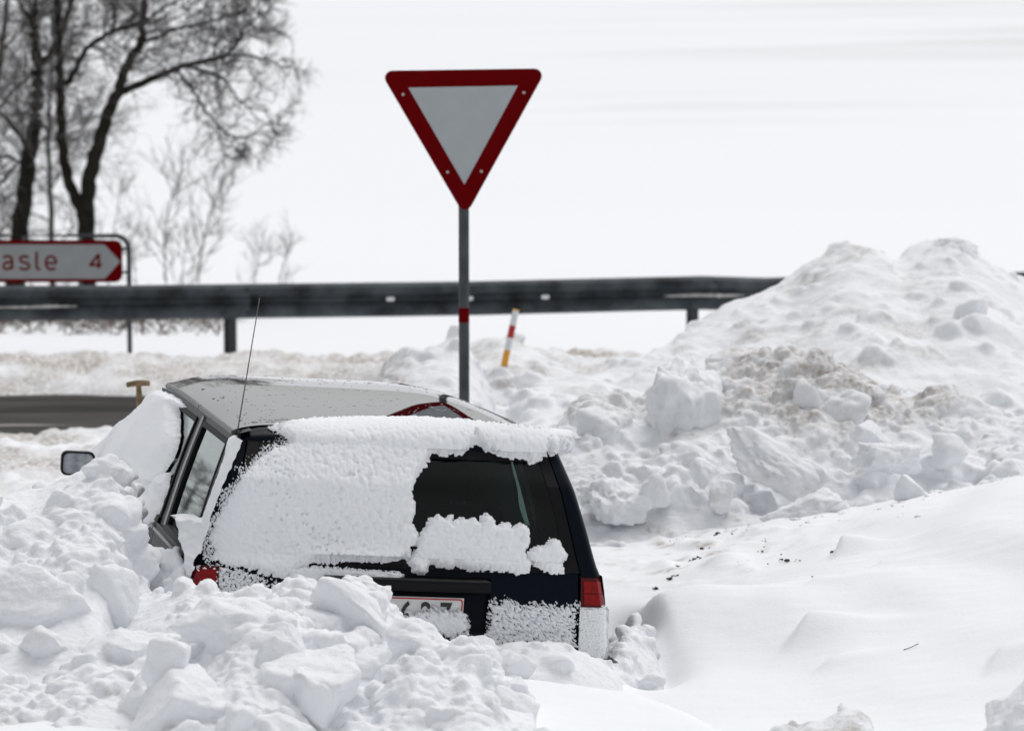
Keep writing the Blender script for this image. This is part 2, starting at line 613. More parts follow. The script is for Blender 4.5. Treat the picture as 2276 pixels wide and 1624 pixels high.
def build_ground():
    rows = np.concatenate([axis((-80, 0, 8), (0, 9, 1.0), (9, 11, .06), (11, 18, .028), (18, 24, .045), (24, 34, .07), (34, 60, .5)), np.geomspace(61, 180, 30), np.arange(184, 520, 2.2), np.geomspace(530, 3000, 30)])
    a = np.concatenate([-np.geomspace(5.5, .19, 26), np.arange(-.18, -.162, .006), np.arange(-.160, .162, .0014), np.arange(.166, .19, .006), np.geomspace(.2, 5.5, 26)])
    Y, A = np.meshgrid(rows, a, indexing='ij')
    X = A * np.maximum(Y, 10)
    Z = ground_z(X.ravel(), Y.ravel()).reshape(X.shape)
    p = np.stack([X.ravel(), Y.ravel(), Z.ravel()], 1)
    x, y = p[:, 0], p[:, 1]
    dirt_shade = np.zeros(len(p))
    m = (y > 9) & (y < 36) & (np.abs(x) < 8)
    q = p[m]
    yy, xx = q[:, 1], q[:, 0]
    q2 = q.copy()
    q2[:, 2] = 0
    dz = 0.010 * fbm(q2 * 1.6, 3, 3) * smooth(9, 11, yy) + 0.0048 * fbm(q2 * np.array([6, 20, 1]), 4, 5) * smooth(21, 17, yy) * np.clip(.6 + noise(q2 * .9, 6), .1, 1.4)
    # wind ripple on the drift flank beside the car
    c = at_height(1480, 1400, .5)
    fl = np.exp(-((xx - c[0]) / .28) ** 2 - ((yy - c[1]) / .5) ** 2)
    dz += fl * 0.006 * fbm(q2 * np.array([14, 40, 1]), 3, 8)
    # broken snow along the road
    rough_ = smooth(20.5, 22.0, yy) * smooth(33.4, 32.0, yy)
    road_c = 28.05 + 0.12 * (xx + 4.0)
    rd = np.maximum(yy - road_c, road_c - yy - 0.95)
    f1, f2 = worley(q2 * np.array([5.0, 3.2, 1]), 21, True)
    g1, g2 = worley(q2 * np.array([11.0, 8.0, 1]), 22, True)
    lump = 0.10 * (1 - f1) * (0.5 + 0.8 * noise(q2 * 0.9, 4)) + 0.045 * (1 - g1) + 0.05 * fbm(q2 * 1.3, 4, 9)
    off = smooth(1.05, 1.5, rd + 0.25 * noise(q2 * 1.1, 31))
    dz += rough_ * off * np.maximum(lump, -0.02) + rough_ * off * 0.03
    dz -= rough_ * (1 - off) * 0.10
    far_bank = smooth(29.3, 30.2, yy) * smooth(31.9, 31.0, yy)
    dz += far_bank * (0.10 + 0.08 * noise(q2 * np.array([.8, .8, 1]), 41))
    lumpk = 1.0
    dm = rough_ * np.clip(0.42 + 1.0 * fbm(q2 * np.array([1.2, 1.2, 1]), 4, 51), 0, 0.75)
    dm = np.maximum(dm, far_bank * np.clip(0.58 + 0.8 * fbm(q2 * 1.7, 4, 52), 0, .95))
    dm = np.maximum(dm, smooth(1.6, 1.2, rd) * rough_ * 0.5)
    # clods of grit showing through the snow to the right of the car
    c = at_height(1560, 1220, .5)
    gm = np.exp(-((xx - c[0]) / .55) ** 2 - ((yy - c[1]) / 1.0) ** 2)
    lumpy = np.maximum(0, fbm(q2 * np.array([4.5, 3.5, 1]), 3, 61))
    dz += gm * 0.05 * lumpy
    dm = np.maximum(dm, gm * np.clip(fbm(q2 * np.array([9, 6, 1]), 4, 61) * 1.7 - 0.40, 0, .8))
    Z2 = p[:, 2].copy()
    Z2[m] += dz
    dirt_shade[m] = dm
    # wind streaks far up the field: ridges, with their shade tinted into the colour
    mf = y > 120
    qf = np.stack([x[mf] / 60 + 3, y[mf] / 9, 0 * x[mf]], 1)
    st = np.clip(noise(qf, 71) * 1.5 - .02, 0, 1) * np.clip(.5 + 1.6 * noise(qf * np.array([.6, .12, 1]), 72), 0, 1) * smooth(-.03, .05, x[mf] / y[mf]) + .12 * noise(qf * np.array([1.6, 1.5, 1]), 73)
    dirt_shade[mf] = np.clip(.34 * st, 0, .30) * smooth(150, 230, y[mf]) * smooth(520, 450, y[mf])
    Z2[mf] += .8 * st * smooth(150, 230, y[mf]) * smooth(520, 450, y[mf])
    p[:, 2] = Z2
    nr, nc = X.shape
    idx = np.arange(nr * nc).reshape(nr, nc)
    Fc = np.stack([idx[:-1, :-1].ravel(), idx[:-1, 1:].ravel(), idx[1:, 1:].ravel(), idx[1:, :-1].ravel()], 1)
    o = mesh_obj('snow_field', p, Fc, M['field'], attrs={'dirt_shade': dirt_shade})
    tag(o, 'open snow covered ground and hillside', kind='structure')
    return o


GROUND = build_ground()

# the road: a strip of bare asphalt ploughed through the snow
xs = np.linspace(-40, 40, 161)
mid = 28.05 + 0.12 * (xs + 4.0)
rv = np.concatenate([np.stack([xs, mid - 3.4, 0 * xs], 1), np.stack([xs, mid + 1.7, 0 * xs], 1)])
n_ = len(xs)
rf = np.array([(i, i + 1, n_ + i + 1, n_ + i) for i in range(n_ - 1)])
road = mesh_obj('road', rv, rf, M['asphalt'])
tag(road, 'bare dark asphalt strip of ploughed road', kind='structure')

# ================================================================== SNOW HEAPS
_bm = bmesh.new()
ICO = {}
for lv in (1, 2, 3, 4, 5):
    _bm.clear()
    bmesh.ops.create_icosphere(_bm, subdivisions=lv, radius=1)
    _bm.verts.index_update()
    V_ = np.array([v.co[:] for v in _bm.verts])
    ICO[lv] = (V_ / np.linalg.norm(V_, axis=1)[:, None], np.array([[v.index for v in f.verts] for f in _bm.faces]))
_bm.free()


def rand_rot(rng):
    q = rng.normal(size=4)
    q /= np.linalg.norm(q)
    w, x, y, z = q
    return np.array([[1 - 2 * (y * y + z * z), 2 * (x * y - z * w), 2 * (x * z + y * w)], [2 * (x * y + z * w), 1 - 2 * (x * x + z * z), 2 * (y * z - x * w)],
                     [2 * (x * z - y * w), 2 * (y * z + x * w), 1 - 2 * (x * x + y * y)]])


def lump_shape(rng, level=2, planes=11, sharp=11.0, rag=0.0):
    """Rounded polyhedron: unit lump with broken, slightly softened faces."""
    N, Fc = ICO[level]
    pl = rng.normal(size=(planes, 3))
    pl /= np.linalg.norm(pl, axis=1)[:, None]
    pl = np.concatenate([pl, np.eye(3), -np.eye(3)])
    d = np.concatenate([rng.uniform(.55, .95, planes), rng.uniform(.85, 1.05, 6)])
    r = (np.maximum(N @ pl.T, 1e-4) / d) ** sharp
    r = r.sum(1) ** (-1.0 / sharp)
    if rag:
        o_ = rng.normal(size=3) * 9
        r = r * (1 + rag * fbm(N * 1.9 + o_, 3, 3) + rag * .5 * (.3 - np.abs(noise(N * 4.2 + o_, 7))))
    return N * r[:, None], Fc


LUMPS = [lump_shape(np.random.default_rng(900 + i), 2, 6 + i % 5, (34 if i % 2 else 14) + (i * 5) % 14, .05 if i % 2 else .12) for i in range(24)]
BIG_LUMPS = [lump_shape(np.random.default_rng(950 + i), 4, 7 + i % 5, (30 if i % 2 else 12) + (i * 5) % 10, .09 if i % 2 else .16) for i in range(14)]


def remesh(V, Fc, voxel):
    me = bpy.data.meshes.new('tmp')
    nV, nF = np.concatenate(V), np.concatenate(Fc)
    me.vertices.add(len(nV))
    me.vertices.foreach_set('co', nV.astype(np.float32).ravel())
    me.loops.add(nF.size)
    me.loops.foreach_set('vertex_index', nF.astype(np.int32).ravel())
    me.polygons.add(len(nF))
    me.polygons.foreach_set('loop_start', np.arange(0, nF.size, 3, dtype=np.int32))
    me.update(calc_edges=True)
    o = bpy.data.objects.new('tmp', me)
    COL.objects.link(o)
    md = o.modifiers.new('r', 'REMESH')
    md.mode = 'VOXEL'
    md.voxel_size = voxel
    dg = bpy.context.evaluated_depsgraph_get()
    ev = bpy.data.meshes.new_from_object(o.evaluated_get(dg))
    bpy.data.objects.remove(o)
    bpy.data.meshes.remove(me)
    n = len(ev.vertices)
    co = np.empty(n * 3, np.float32)
    ev.vertices.foreach_get('co', co)
    ls = np.empty(len(ev.loops), np.int32)
    ev.loops.foreach_get('vertex_index', ls)
    bpy.data.meshes.remove(ev)
    return co.reshape(-1, 3).astype(float), ls.reshape(-1, 4)


def normals(V, Q):
    a, b, c, d = (V[Q[:, i]] for i in range(4))
    nf = np.cross(c - a, d - b)
    n = np.stack([np.bincount(Q.ravel(), np.repeat(nf[:, k], 4), len(V)) for k in range(3)], 1)
    return n / (np.linalg.norm(n, axis=1)[:, None] + 1e-12)


def relax(V, Q, it, lam=0.5):
    e = np.concatenate([Q[:, [0, 1]], Q[:, [1, 2]], Q[:, [2, 3]], Q[:, [3, 0]]])
    i, j = np.concatenate([e[:, 0], e[:, 1]]), np.concatenate([e[:, 1], e[:, 0]])
    cnt = np.bincount(i, minlength=len(V))[:, None]
    for _ in range(it):
        s = np.stack([np.bincount(i, V[j, k], len(V)) for k in range(3)], 1)
        V = V + lam * (s / np.maximum(cnt, 1) - V)
    return V


def ridge(pts, front, back, base, pf=1.3, pb=1.3):
    """Height field of one ridge: pts are (px, py, depth) along its crest; it falls to base over front / back metres."""
    R_ = np.array([at_depth(*q) for q in pts])
    o = np.argsort(R_[:, 0])
    R_ = R_[o]

    def f(x, y):
        zr, yr_ = np.interp(x, R_[:, 0], R_[:, 2]), np.interp(x, R_[:, 0], R_[:, 1])
        d = y - yr_
        t = np.where(d < 0, -d / front, d / back)
        k = np.where(d < 0, pf, pb)
        h = base + (zr - base) * np.maximum(1 - np.clip(t, 0, 1) ** k, 0)
        out = (x < R_[0, 0]) | (x > R_[-1, 0])
        ed = np.maximum(np.maximum(R_[0, 0] - x, x - R_[-1, 0]), 0)
        return np.where(out, h - ed * 4.0, h)
    return f


def heap(name, ridges, xr, yr, res, zb, spec, voxel, seed, label, cat='snow bank', extra=(), relax_it=2, rough=.008, rscale=14.0, dirt_shade=None, cut=None, wob=.03, sink=.15, fine=.0022, crumb=27.0, cluster=.12):
    """A bank of ploughed snow: mound plus broken lumps, fused and roughened. spec = [(count, rmin, rmax, squash)]."""
    rng = np.random.default_rng(seed)
    xs, ys = np.arange(xr[0], xr[1] + res, res), np.arange(yr[0], yr[1] + res, res)
    Xg, Yg = np.meshgrid(xs, ys, indexing='ij')

    def H(x, y):
        h = np.full(np.shape(x), zb + .02)
        for r in ridges:
            h = np.maximum(h, r(x, y))
        q = np.stack([x, y, 0 * x + seed], -1).reshape(-1, 3)
        h = h + (wob * fbm(q * 2.6, 3, seed)).reshape(np.shape(x)) * smooth(0.0, .25, h - zb)
        return np.maximum(h, zb + .02)
    Hg = H(Xg, Yg)
    n, m = Hg.shape
    top = np.stack([Xg, Yg, Hg], -1).reshape(-1, 3)
    bot = top.copy()
    bot[:, 2] = zb - .05
    idx = np.arange(n * m).reshape(n, m)
    a, b, c, d = idx[:-1, :-1].ravel(), idx[1:, :-1].ravel(), idx[1:, 1:].ravel(), idx[:-1, 1:].ravel()
    N_ = n * m
    tri = [np.stack([a, b, c], 1), np.stack([a, c, d], 1), np.stack([a, c, b], 1) + N_, np.stack([a, d, c], 1) + N_]
    rim = np.concatenate([idx[:, 0], idx[-1, 1:], idx[-2::-1, -1], idx[0, -2:0:-1]])
    r2 = np.roll(rim, -1)
    tri += [np.stack([rim, rim + N_, r2], 1), np.stack([r2, rim + N_, r2 + N_], 1)]
    V, Fc = [np.concatenate([top, bot])], [np.concatenate(tri)]
    cnt = 2 * N_
    for ci, (count, r0, r1, sq) in enumerate(spec):
        k = 0
        for _ in range(count * 10):
            if k >= count:
                break
            x, y = rng.uniform(xr[0], xr[1]), rng.uniform(yr[0], yr[1])
            h = float(H(np.array([x]), np.array([y]))[0])
            if h < zb + .06:
                continue
            r = r0 * (r1 / r0) ** (rng.random() ** 1.6)
            if cut is not None and not cut(x, y, h, r, rng):
                continue
            if cluster and ci and noise(np.array([[x * 1.9, y * 1.9, h * 2.5 + ci * 5.0]]), seed + 40)[0] < cluster * rng.normal(1.0, .6):
                continue
            k += 1
            Lv, Lf = (LUMPS if r < .075 else BIG_LUMPS)[rng.integers(14)]
            s = r * np.array([rng.uniform(.8, 1.25), rng.uniform(.8, 1.25), rng.uniform(.8, 1.1) * sq])
            P_ = (Lv @ rand_rot(rng).T) * s + np.array([x, y, h + r * .28 - r * (sink + .28) * rng.uniform(.2, 1.8)])
            V.append(P_)
            Fc.append(Lf + cnt)
            cnt += len(P_)
    for P_, Lf in extra:
        V.append(P_)
        Fc.append(Lf + cnt)
        cnt += len(P_)
    W_, Q = remesh(V, Fc, voxel)
    W_ = relax(W_, Q, 1, .35) if relax_it == 0 else relax(W_, Q, relax_it)
    nn = normals(W_, Q)
    keep_q = ~((nn[Q].mean(1)[:, 2] < -.6) & (W_[Q].mean(1)[:, 2] < zb + .05))
    patch = smooth(-.12, .40, noise(W_ * 3.1, seed + 9))
    f1, f2 = worley(W_ * crumb, seed + 5)
    g1, _ = worley(W_ * crumb * 2.3, seed + 6)
    rid = .35 - np.abs(noise(W_ * rscale * .6, seed + 3)) * 1.0
    W_ = W_ + nn * (rough * .7 * rid + rough * .5 * fbm(W_ * rscale * 1.7, 3, seed + 13) + patch * (.20 / crumb * (.5 - f1) + .11 / crumb * (.5 - g1)) + fine * fbm(W_ * 70, 2, seed + 4))[:, None]
    dv = dirt_shade(W_, nn) if dirt_shade else np.zeros(len(W_))
    o = mesh_obj(name, W_, Q[keep_q], M['snow'], attrs={'dirt_shade': dv})
    tag(o, label, cat)
    return o


def seat(o, px, py, back):
    """Where the sight line through (px, py) meets the near face of a heap, moved back a little so that a block sits half in it."""
    n = len(o.data.vertices)
    co = np.empty(n * 3, np.float32)
    o.data.vertices.foreach_get('co', co)
    co = co.reshape(-1, 3).astype(float)
    q = project(co)
    m = np.hypot(q[:, 0] - px, q[:, 1] - py) < 16
    y = np.percentile(co[m, 1], 15) if m.any() else 12.5
    return at_depth(px, py, y + back)


def block(px, py, y, size, seed, label, rot=(0, 0, 0), planes=9, sharp=14, level=4, rough=.010, dirt_shade=None, name='snow_block', cat='snow block', group=None, rag=.10, on=None, sink=.35):
    """One separate block of snow, its middle seen at (px, py), y metres away; size = half extents in metres."""
    rng = np.random.default_rng(seed)
    P_, Fc = lump_shape(rng, level, planes, sharp, rag)
    from mathutils import Euler
    E = np.array(Euler([math.radians(a) for a in rot]).to_matrix())
    P_ = (P_ * np.array(size)) @ E.T
    n = P_ / (np.linalg.norm(P_, axis=1)[:, None] + 1e-9)
    q = P_ + np.array([seed * 1.7, 0, 0])
    pk = smooth(-.1, .5, noise(q * 5, seed + 8))
    f1, _ = worley(q * 26, seed + 5)
    P_ = P_ + n * (rough * fbm(q * 7, 3, seed) + rough * .5 * (.3 - np.abs(noise(q * 13, seed + 4))) + rough * .35 * fbm(q * 34, 3, seed + 1) + pk * .005 * (.5 - f1))[:, None]
    c = at_depth(px, py, y)
    if on is not None:
        c = seat(on, px, py, size[1] * sink)
    dv = np.zeros(len(P_)) if dirt_shade is None else np.clip(fbm(q * 6, 3, seed + 2) * dirt_shade * 2, 0, dirt_shade)
    o = mesh_obj(name, P_, Fc, M['snow'], attrs={'dirt_shade': dv})
    o.location = c
    tag(o, label, cat, group)
    return o


# foreground bank, left: the tall heap beside the car
bankA = ridge([(-700, 1150, 13.6), (-60, 1115, 13.6), (20, 1095, 13.7), (90, 1085, 13.8), (150, 1062, 13.8), (215, 1035, 13.85), (245, 1026, 13.85), (275, 1038, 13.85), (300, 1070, 13.8), (312, 1150, 13.7), (318, 1275, 13.6), (330, 1300, 13.4)],
              2.3, .55, .45, 1.5, 1.6)
bankB = ridge([(300, 1320, 13.0), (350, 1322, 12.85), (390, 1312, 12.8), (430, 1302, 12.75), (480, 1318, 12.7), (560, 1325, 12.7), (610, 1318, 12.75), (640, 1300, 12.75), (655, 1288, 12.75), (700, 1300, 12.75), (720, 1298, 12.8), (780, 1300, 12.8), (822, 1300, 12.8), (850, 1322, 12.8), (900, 1375, 12.8), (950, 1430, 12.8), (985, 1475, 12.8)],
              1.5, .40, .45, 1.4, 1.6)
bankC = ridge([(-300, 1500, 12.4), (100, 1440, 12.5), (330, 1420, 12.3), (440, 1400, 12.1), (500, 1382, 12.05), (550, 1335, 12.0), (600, 1338, 12.0), (640, 1352, 12.0), (690, 1398, 12.0), (735, 1470, 12.0), (780, 1520, 11.9), (830, 1545, 11.8)],
              1.5, .35, .5, 1.5, 1.5)
bankD = ridge([(800, 1560, 11.8), (830, 1520, 11.9), (860, 1470, 11.95), (895, 1436, 12.0), (940, 1440, 12.0), (1000, 1440, 12.0), (1050, 1425, 12.0), (1068, 1440, 12.0), (1080, 1480, 12.0), (1110, 1492, 12.0), (1150, 1530, 11.9), (1185, 1560, 11.8), (1200, 1650, 11.7)],
              1.3, .30, .5, 1.4, 1.5)


bankF = ridge([(-700, 1560, 11.7), (0, 1540, 11.7), (300, 1560, 11.6), (600, 1590, 11.5), (900, 1625, 11.3), (1150, 1680, 11.2), (1210, 1760, 11.1)], .95, .7, .45, 1.6, 1.4)


SKY_FRONT = np.array([(-900, 1150), (-60, 1108), (0, 1095), (90, 1080), (150, 1056), (215, 1030), (245, 1013), (300, 1052), (320, 1130), (330, 1262), (360, 1240), (400, 1240), (430, 1285), (560, 1308), (640, 1280), (655, 1274), (720, 1285), (822, 1285), (850, 1310),
                      (950, 1420), (985, 1440), (1000, 1409), (1054, 1405), (1080, 1450), (1100, 1476), (1183, 1540), (1200, 1620), (1400, 1700)], float)


def under(line, x, y, z, tol=3.0):
    q = project(np.array([x, y, z]))
    return q[1] > np.interp(q[0], line[:, 0], line[:, 1]) - tol


def dirtFront(W_, nn):
    pr = project(W_)
    low = smooth(1430, 1600, pr[:, 1]) * smooth(620, 250, pr[:, 0])
    return np.clip(fbm(W_ * np.array([9, 9, 5]), 3, 77) * 1.3 - 0.55, 0, .5) * low


FRONT = heap('snow_bank', [bankA, bankB, bankC, bankD, bankF], (-2.45, .22), (10.7, 14.45), .03, .42,
     [(54, .08, .16, .85), (520, .036, .085, .9), (1700, .018, .042, 1.0), (1700, .012, .020, 1.0)], .0091, 5,
     'high bank of lumpy ploughed snow in front of the car', relax_it=0, rough=.008, rscale=13, sink=-.05, wob=.02, dirt_shade=dirtFront,
     cut=lambda x, y, h, r, g: under(SKY_FRONT, x, y, h + r * .75), cluster=.10)

# blocks lying on the foreground bank
block(92, 1440, 12.6, (.105, .08, .10), 1, 'round pale snow boulder at the far left of the front bank', (20, 10, 30), 8, 8, dirt_shade=.2, on=FRONT)
block(622, 1462, 12, (.080, .06, .068), 2, 'flat faced snow lump high in the middle of the front bank', (10, 20, 10), 8, 16, on=FRONT)
block(690, 1555, 12, (.105, .08, .085), 3, 'big wedge shaped snow block near the bottom of the front bank', (0, 25, 0), 7, 20, on=FRONT)
block(545, 1612, 12, (.062, .06, .085), 4, 'squarish upright snow block left of the big wedge block', (0, 8, 20), 7, 18, on=FRONT)
block(990, 1600, 12, (.070, .06, .056), 6, 'smooth rounded snow lump at the bottom centre of the front bank', (0, 0, 0), 9, 9, on=FRONT)
block(365, 1490, 12, (.080, .07, .10), 7, 'tall broken snow block on the left slope of the front bank', (0, 12, 0), 8, 16, on=FRONT)
block(785, 1356, 12.7, (.165, .07, .085), 8, 'broad smooth snow slab leaning in front of the number plate', (14, 30, -8), 6, 20, on=FRONT, sink=.1)
block(1140, 1580, 12, (.085, .06, .075), 9, 'rough snow lump at the right end of the front bank', (0, 25, 0), 9, 14, on=FRONT)
block(250, 1330, 12, (.10, .07, .13), 10, 'broad flat snow face on the tall heap left of the car', (-10, 8, 15), 7, 18, on=FRONT)

# snow pushed up against the rear bumper
bumper_ridge = ridge([(1000, 1445, 13.35), (1050, 1436, 13.35), (1100, 1442, 13.32), (1160, 1432, 13.32), (1220, 1424, 13.34), (1270, 1438, 13.36), (1320, 1458, 13.38), (1352, 1470, 13.42), (1370, 1482, 13.45), (1388, 1530, 13.5)], .5, .35, .35, 1.8, 1.5)
heap('snow_bank', [bumper_ridge], (-.3, .52), (12.9, 13.75), .02, .33, [(20, .03, .07, .9), (120, .015, .03, 1)], .009, 6,
     'low snow bank packed against the rear bumper', relax_it=3, rough=.006, wob=.02,
     extra=[])
block(1160, 1478, 13.05, (.05, .04, .05), 14, 'small pointed snow lump behind the smooth drift', (0, 35, 0), 6, 16, 3, .006)
sideR = ridge([(1358, 1480, 13.75), (1375, 1432, 13.95), (1395, 1396, 14.1), (1415, 1392, 14.2), (1435, 1412, 14.2), (1455, 1450, 14.1), (1470, 1500, 14.0)], .5, .5, .36, 1.7, 1.6)
heap('snow_bank', [sideR], (.36, .66), (13.3, 14.8), .02, .34, [(16, .03, .06, .9), (110, .015, .03, .9)], .009, 27,
     'soft lumpy snow filling the gap right of the bumper', relax_it=4, rough=.006, wob=.02, crumb=16.0)

# the heap with broken slabs to the right of the car
chunkR = ridge([(1180, 1010, 18.7), (1235, 960, 18.8), (1270, 915, 18.9), (1310, 890, 19.0), (1370, 882, 19.0), (1430, 895, 19.0), (1480, 860, 19.0), (1530, 830, 19.1), (1590, 830, 19.1), (1640, 805, 19.2), (1700, 782, 19.3), (1760, 782, 19.3), (1820, 800, 19.3), (1880, 838, 19.3), (1940, 862, 19.3), (2010, 870, 19.3), (2080, 882, 19.3), (2130, 905, 19.2), (2180, 930, 19.0), (2300, 945, 18.9), (2600, 960, 18.9)],
               1.75, .9, .42, 1.5, 1.5)
toe = ridge([(1240, 1150, 17.6), (1400, 1140, 17.6), (1600, 1130, 17.6), (1900, 1120, 17.6), (2300, 1060, 17.6)], .25, .9, .45, 1.5, 1.2)


def dirtChunk(W_, nn):
    pr = project(W_)
    band = np.exp(-(((pr[:, 0] - 1780) / 200) ** 2)) * smooth(1060, 820, pr[:, 1]) + .6 * np.exp(-(((pr[:, 0] - 2020) / 150) ** 2)) * smooth(960, 880, pr[:, 1]) + .35 * smooth(960, 890, pr[:, 1]) * smooth(1500, 1400, pr[:, 0])
    n = fbm(W_ * 5.0, 4, 91)
    return np.clip(band * (.7 + .9 * n), 0, .62) + np.clip(fbm(W_ * 7, 3, 93) * 1.2 - .45, 0, .5)


heap('snow_bank', [chunkR, toe], (.05, 3.15), (17.2, 20.3), .04, .30,
     [(30, .10, .20, .8), (240, .055, .12, .9), (1100, .028, .058, 1.0), (1900, .016, .030, 1.0)], .0120, 21,
     'rugged bank of broken snow chunks to the right of the car', relax_it=0, rough=.010, rscale=11, dirt_shade=dirtChunk, wob=.06, sink=0.0, crumb=22.0, cluster=.08)
block(1515, 900, 18.6, (.25, .22, .33), 34, 'tall grey snow slab standing on the left of the chunk bank', (-18, 14, 25), 8, 16, 5, .03, rag=.16)
block(1720, 1040, 17.75, (.30, .12, .085), 32, 'long snow slab sliding diagonally down the chunk bank', (15, 33, -12), 8, 16, 5, .02, .2, rag=.14)
block(1985, 1015, 17.75, (.16, .12, .085), 33, 'square snow block low on the right of the chunk bank', (10, 8, 15), 8, 14, 5, .02, rag=.15)
block(1925, 960, 18.0, (.10, .09, .06), 34, 'small flat snow block on top of the square block', (5, 6, 30), 7, 16)
block(1810, 1130, 17.35, (.24, .12, .07), 35, 'flat tilted snow slab at the foot of the chunk bank', (12, -8, 10), 8, 14, 5, .02, rag=.15)
block(1345, 1120, 17.5, (.17, .15, .13), 36, 'big smooth snow block just right of the car window', (10, 12, 25), 9, 9, 5, .03, rag=.22)
block(1345, 945, 18.3, (.13, .11, .11), 37, 'round dirty snowball at the left end of the chunk bank', (0, 0, 40), 11, 8, 4, .016, .2)
block(1790, 900, 18.55, (.09, .08, .12), 38, 'upright snow chunk below the dirty crest', (0, 10, 0), 8, 12)
block(1880, 905, 18.55, (.11, .08, .12), 39, 'leaning snow chunk right of the dirty hollow', (0, 25, 0), 8, 12, dirt_shade=.2)
block(2020, 1095, 17.3, (.10, .08, .07), 40, 'angular snow lump below the square block', (0, 30, 0), 7, 16)
block(2120, 1000, 17.9, (.11, .09, .09), 41, 'rounded snow lump at the right of the chunk bank', (0, 0, 30), 8, 10)
block(1605, 1105, 17.5, (.07, .06, .09), 42, 'upright dirty snow lump below the grey slab', (0, 10, 0), 9, 11, dirt_shade=.3)
block(1560, 1050, 17.6, (.06, .06, .07), 43, 'small pointed snow lump at the foot of the grey slab', (0, 30, 0), 7, 14)
block(1455, 1085, 17.5, (.09, .08, .08), 44, 'rounded lump among the rubble right of the car', (0, 0, 0), 10, 9)

# the big heap behind it
bigR = ridge([(1250, 880, 22.0), (1330, 838, 22.3), (1420, 800, 22.6), (1480, 768, 23.0), (1545, 720, 23.4), (1600, 692, 23.6), (1680, 650, 23.8), (1745, 622, 24.0), (1790, 590, 24.0), (1840, 562, 24.0), (1880, 552, 24.0), (1930, 551, 24.0), (1965, 562, 24.0), (1995, 578, 24.0), (2015, 548, 24.2), (2060, 538, 24.2), (2100, 534, 24.2), (2150, 540, 24.2), (2168, 560, 24.2), (2210, 592, 24.2), (2276, 622, 24.2), (2350, 640, 24.2), (2600, 800, 24.0)],
             4.6, 1.6, .2, 1.15, 1.5)


def dirtBig(W_, nn):
    pr = project(W_)
    n = fbm(W_ * np.array([3.2, 3.2, 3.2]), 4, 95)
    return np.clip(n * 1.1 - .18, 0, .45) * smooth(2250, 1900, pr[:, 0])


heap('snow_bank', [bigR], (.3, 4.5), (19.0, 26.0), .06, .12,
     [(14, .09, .17, .8), (200, .045, .10, .8), (1400, .02, .05, .9)], .021, 22,
     'highest ploughed snow heap standing before the guardrail', relax_it=2, rough=.014, rscale=6, dirt_shade=dirtBig, wob=.05, sink=.15, crumb=17.0, cluster=.16)
block(2150, 700, 22.6, (.13, .12, .11), 51, 'round snow boulder on the right slope of the highest heap', (0, 0, 0), 10, 7)
block(2120, 552, 24.0, (.17, .12, .09), 52, 'rough snow crown on top of the highest heap', (0, 5, 0), 10, 12, 5, .02)

# heap between the yield sign and the marker stick, and the dirty one behind
midR = ridge([(840, 850, 21.8), (870, 842, 21.8), (905, 812, 21.9), (945, 788, 22.0), (985, 768, 22.0), (1012, 764, 22.0), (1035, 775, 22.0), (1060, 806, 22.0), (1080, 850, 22.0), (1098, 905, 22.0), (1132, 908, 22.0), (1165, 862, 22.0), (1195, 836, 22.0), (1230, 836, 22.0), (1280, 840, 22.0), (1330, 850, 22.0), (1500, 900, 21.6)], 3.2, .9, .15, 1.3, 1.4)


def dirtMid(W_, nn):
    pr = project(W_)
    return np.clip(.3 + fbm(W_ * 5, 3, 97), 0, .5) * smooth(930, 890, pr[:, 0]) + np.clip(fbm(W_ * 4, 3, 99) - .45, 0, .2)


heap('snow_bank', [midR], (-.9, 1.15), (18.7, 23.0), .05, .12, [(26, .10, .19, .9), (160, .05, .10, .9), (600, .025, .05, 1)], .020, 23,
     'clean lumpy snow bank at the foot of the yield sign', relax_it=2, rough=.010, rscale=8, crumb=16.0, dirt_shade=dirtMid, wob=.05)
dirtyR = ridge([(960, 800, 25.8), (1020, 772, 25.8), (1060, 756, 25.8), (1100, 752, 25.8), (1150, 762, 25.8), (1200, 775, 25.8), (1260, 790, 25.8), (1300, 800, 25.8), (1330, 792, 25.8), (1370, 790, 25.8), (1410, 800, 25.8), (1460, 815, 25.8)], 2.5, .8, .1, 1.4, 1.4)
heap('snow_bank', [dirtyR], (-.7, 1.2), (23.2, 27.0), .06, .05, [(20, .08, .15, .8), (120, .04, .08, .9), (200, .025, .04, 1)], .022, 24,
     'brownish snow bank behind the striped marker stick', relax_it=2, rough=.012, rscale=7,
     dirt_shade=lambda W_, nn: np.clip(.16 + fbm(W_ * 4, 4, 98) * .8, 0, .5))
# clumps at the very bottom right
lowR = ridge([(1740, 1640, 11.6), (1790, 1606, 11.6), (1830, 1600, 11.6), (1870, 1578, 11.6), (1910, 1572, 11.6), (1935, 1590, 11.6), (1945, 1640, 11.6)], .5, .25, .55, 1.4, 1.5)
heap('snow_bank', [lowR], (.85, 1.25), (11.1, 11.95), .015, .52, [(14, .03, .05, .9), (60, .015, .03, 1)], .008, 25,
     'small dirty snow hump at the bottom edge right of centre', relax_it=2, rough=.006, dirt_shade=lambda W_, nn: np.clip(.1 + fbm(W_ * 12, 3, 98), 0, .5))
edgeR = ridge([(2190, 1650, 11.2), (2215, 1590, 11.2), (2250, 1545, 11.2), (2300, 1490, 11.2), (2400, 1440, 11.2), (2500, 1500, 11.2)], .6, .3, .55, 1.4, 1.5)
heap('snow_bank', [edgeR], (1.48, 2.0), (10.6, 11.6), .02, .5, [(10, .05, .08, .9), (60, .02, .04, 1)], .009, 26,
     'grey snow mound cut by the lower right corner', relax_it=3, rough=.008)

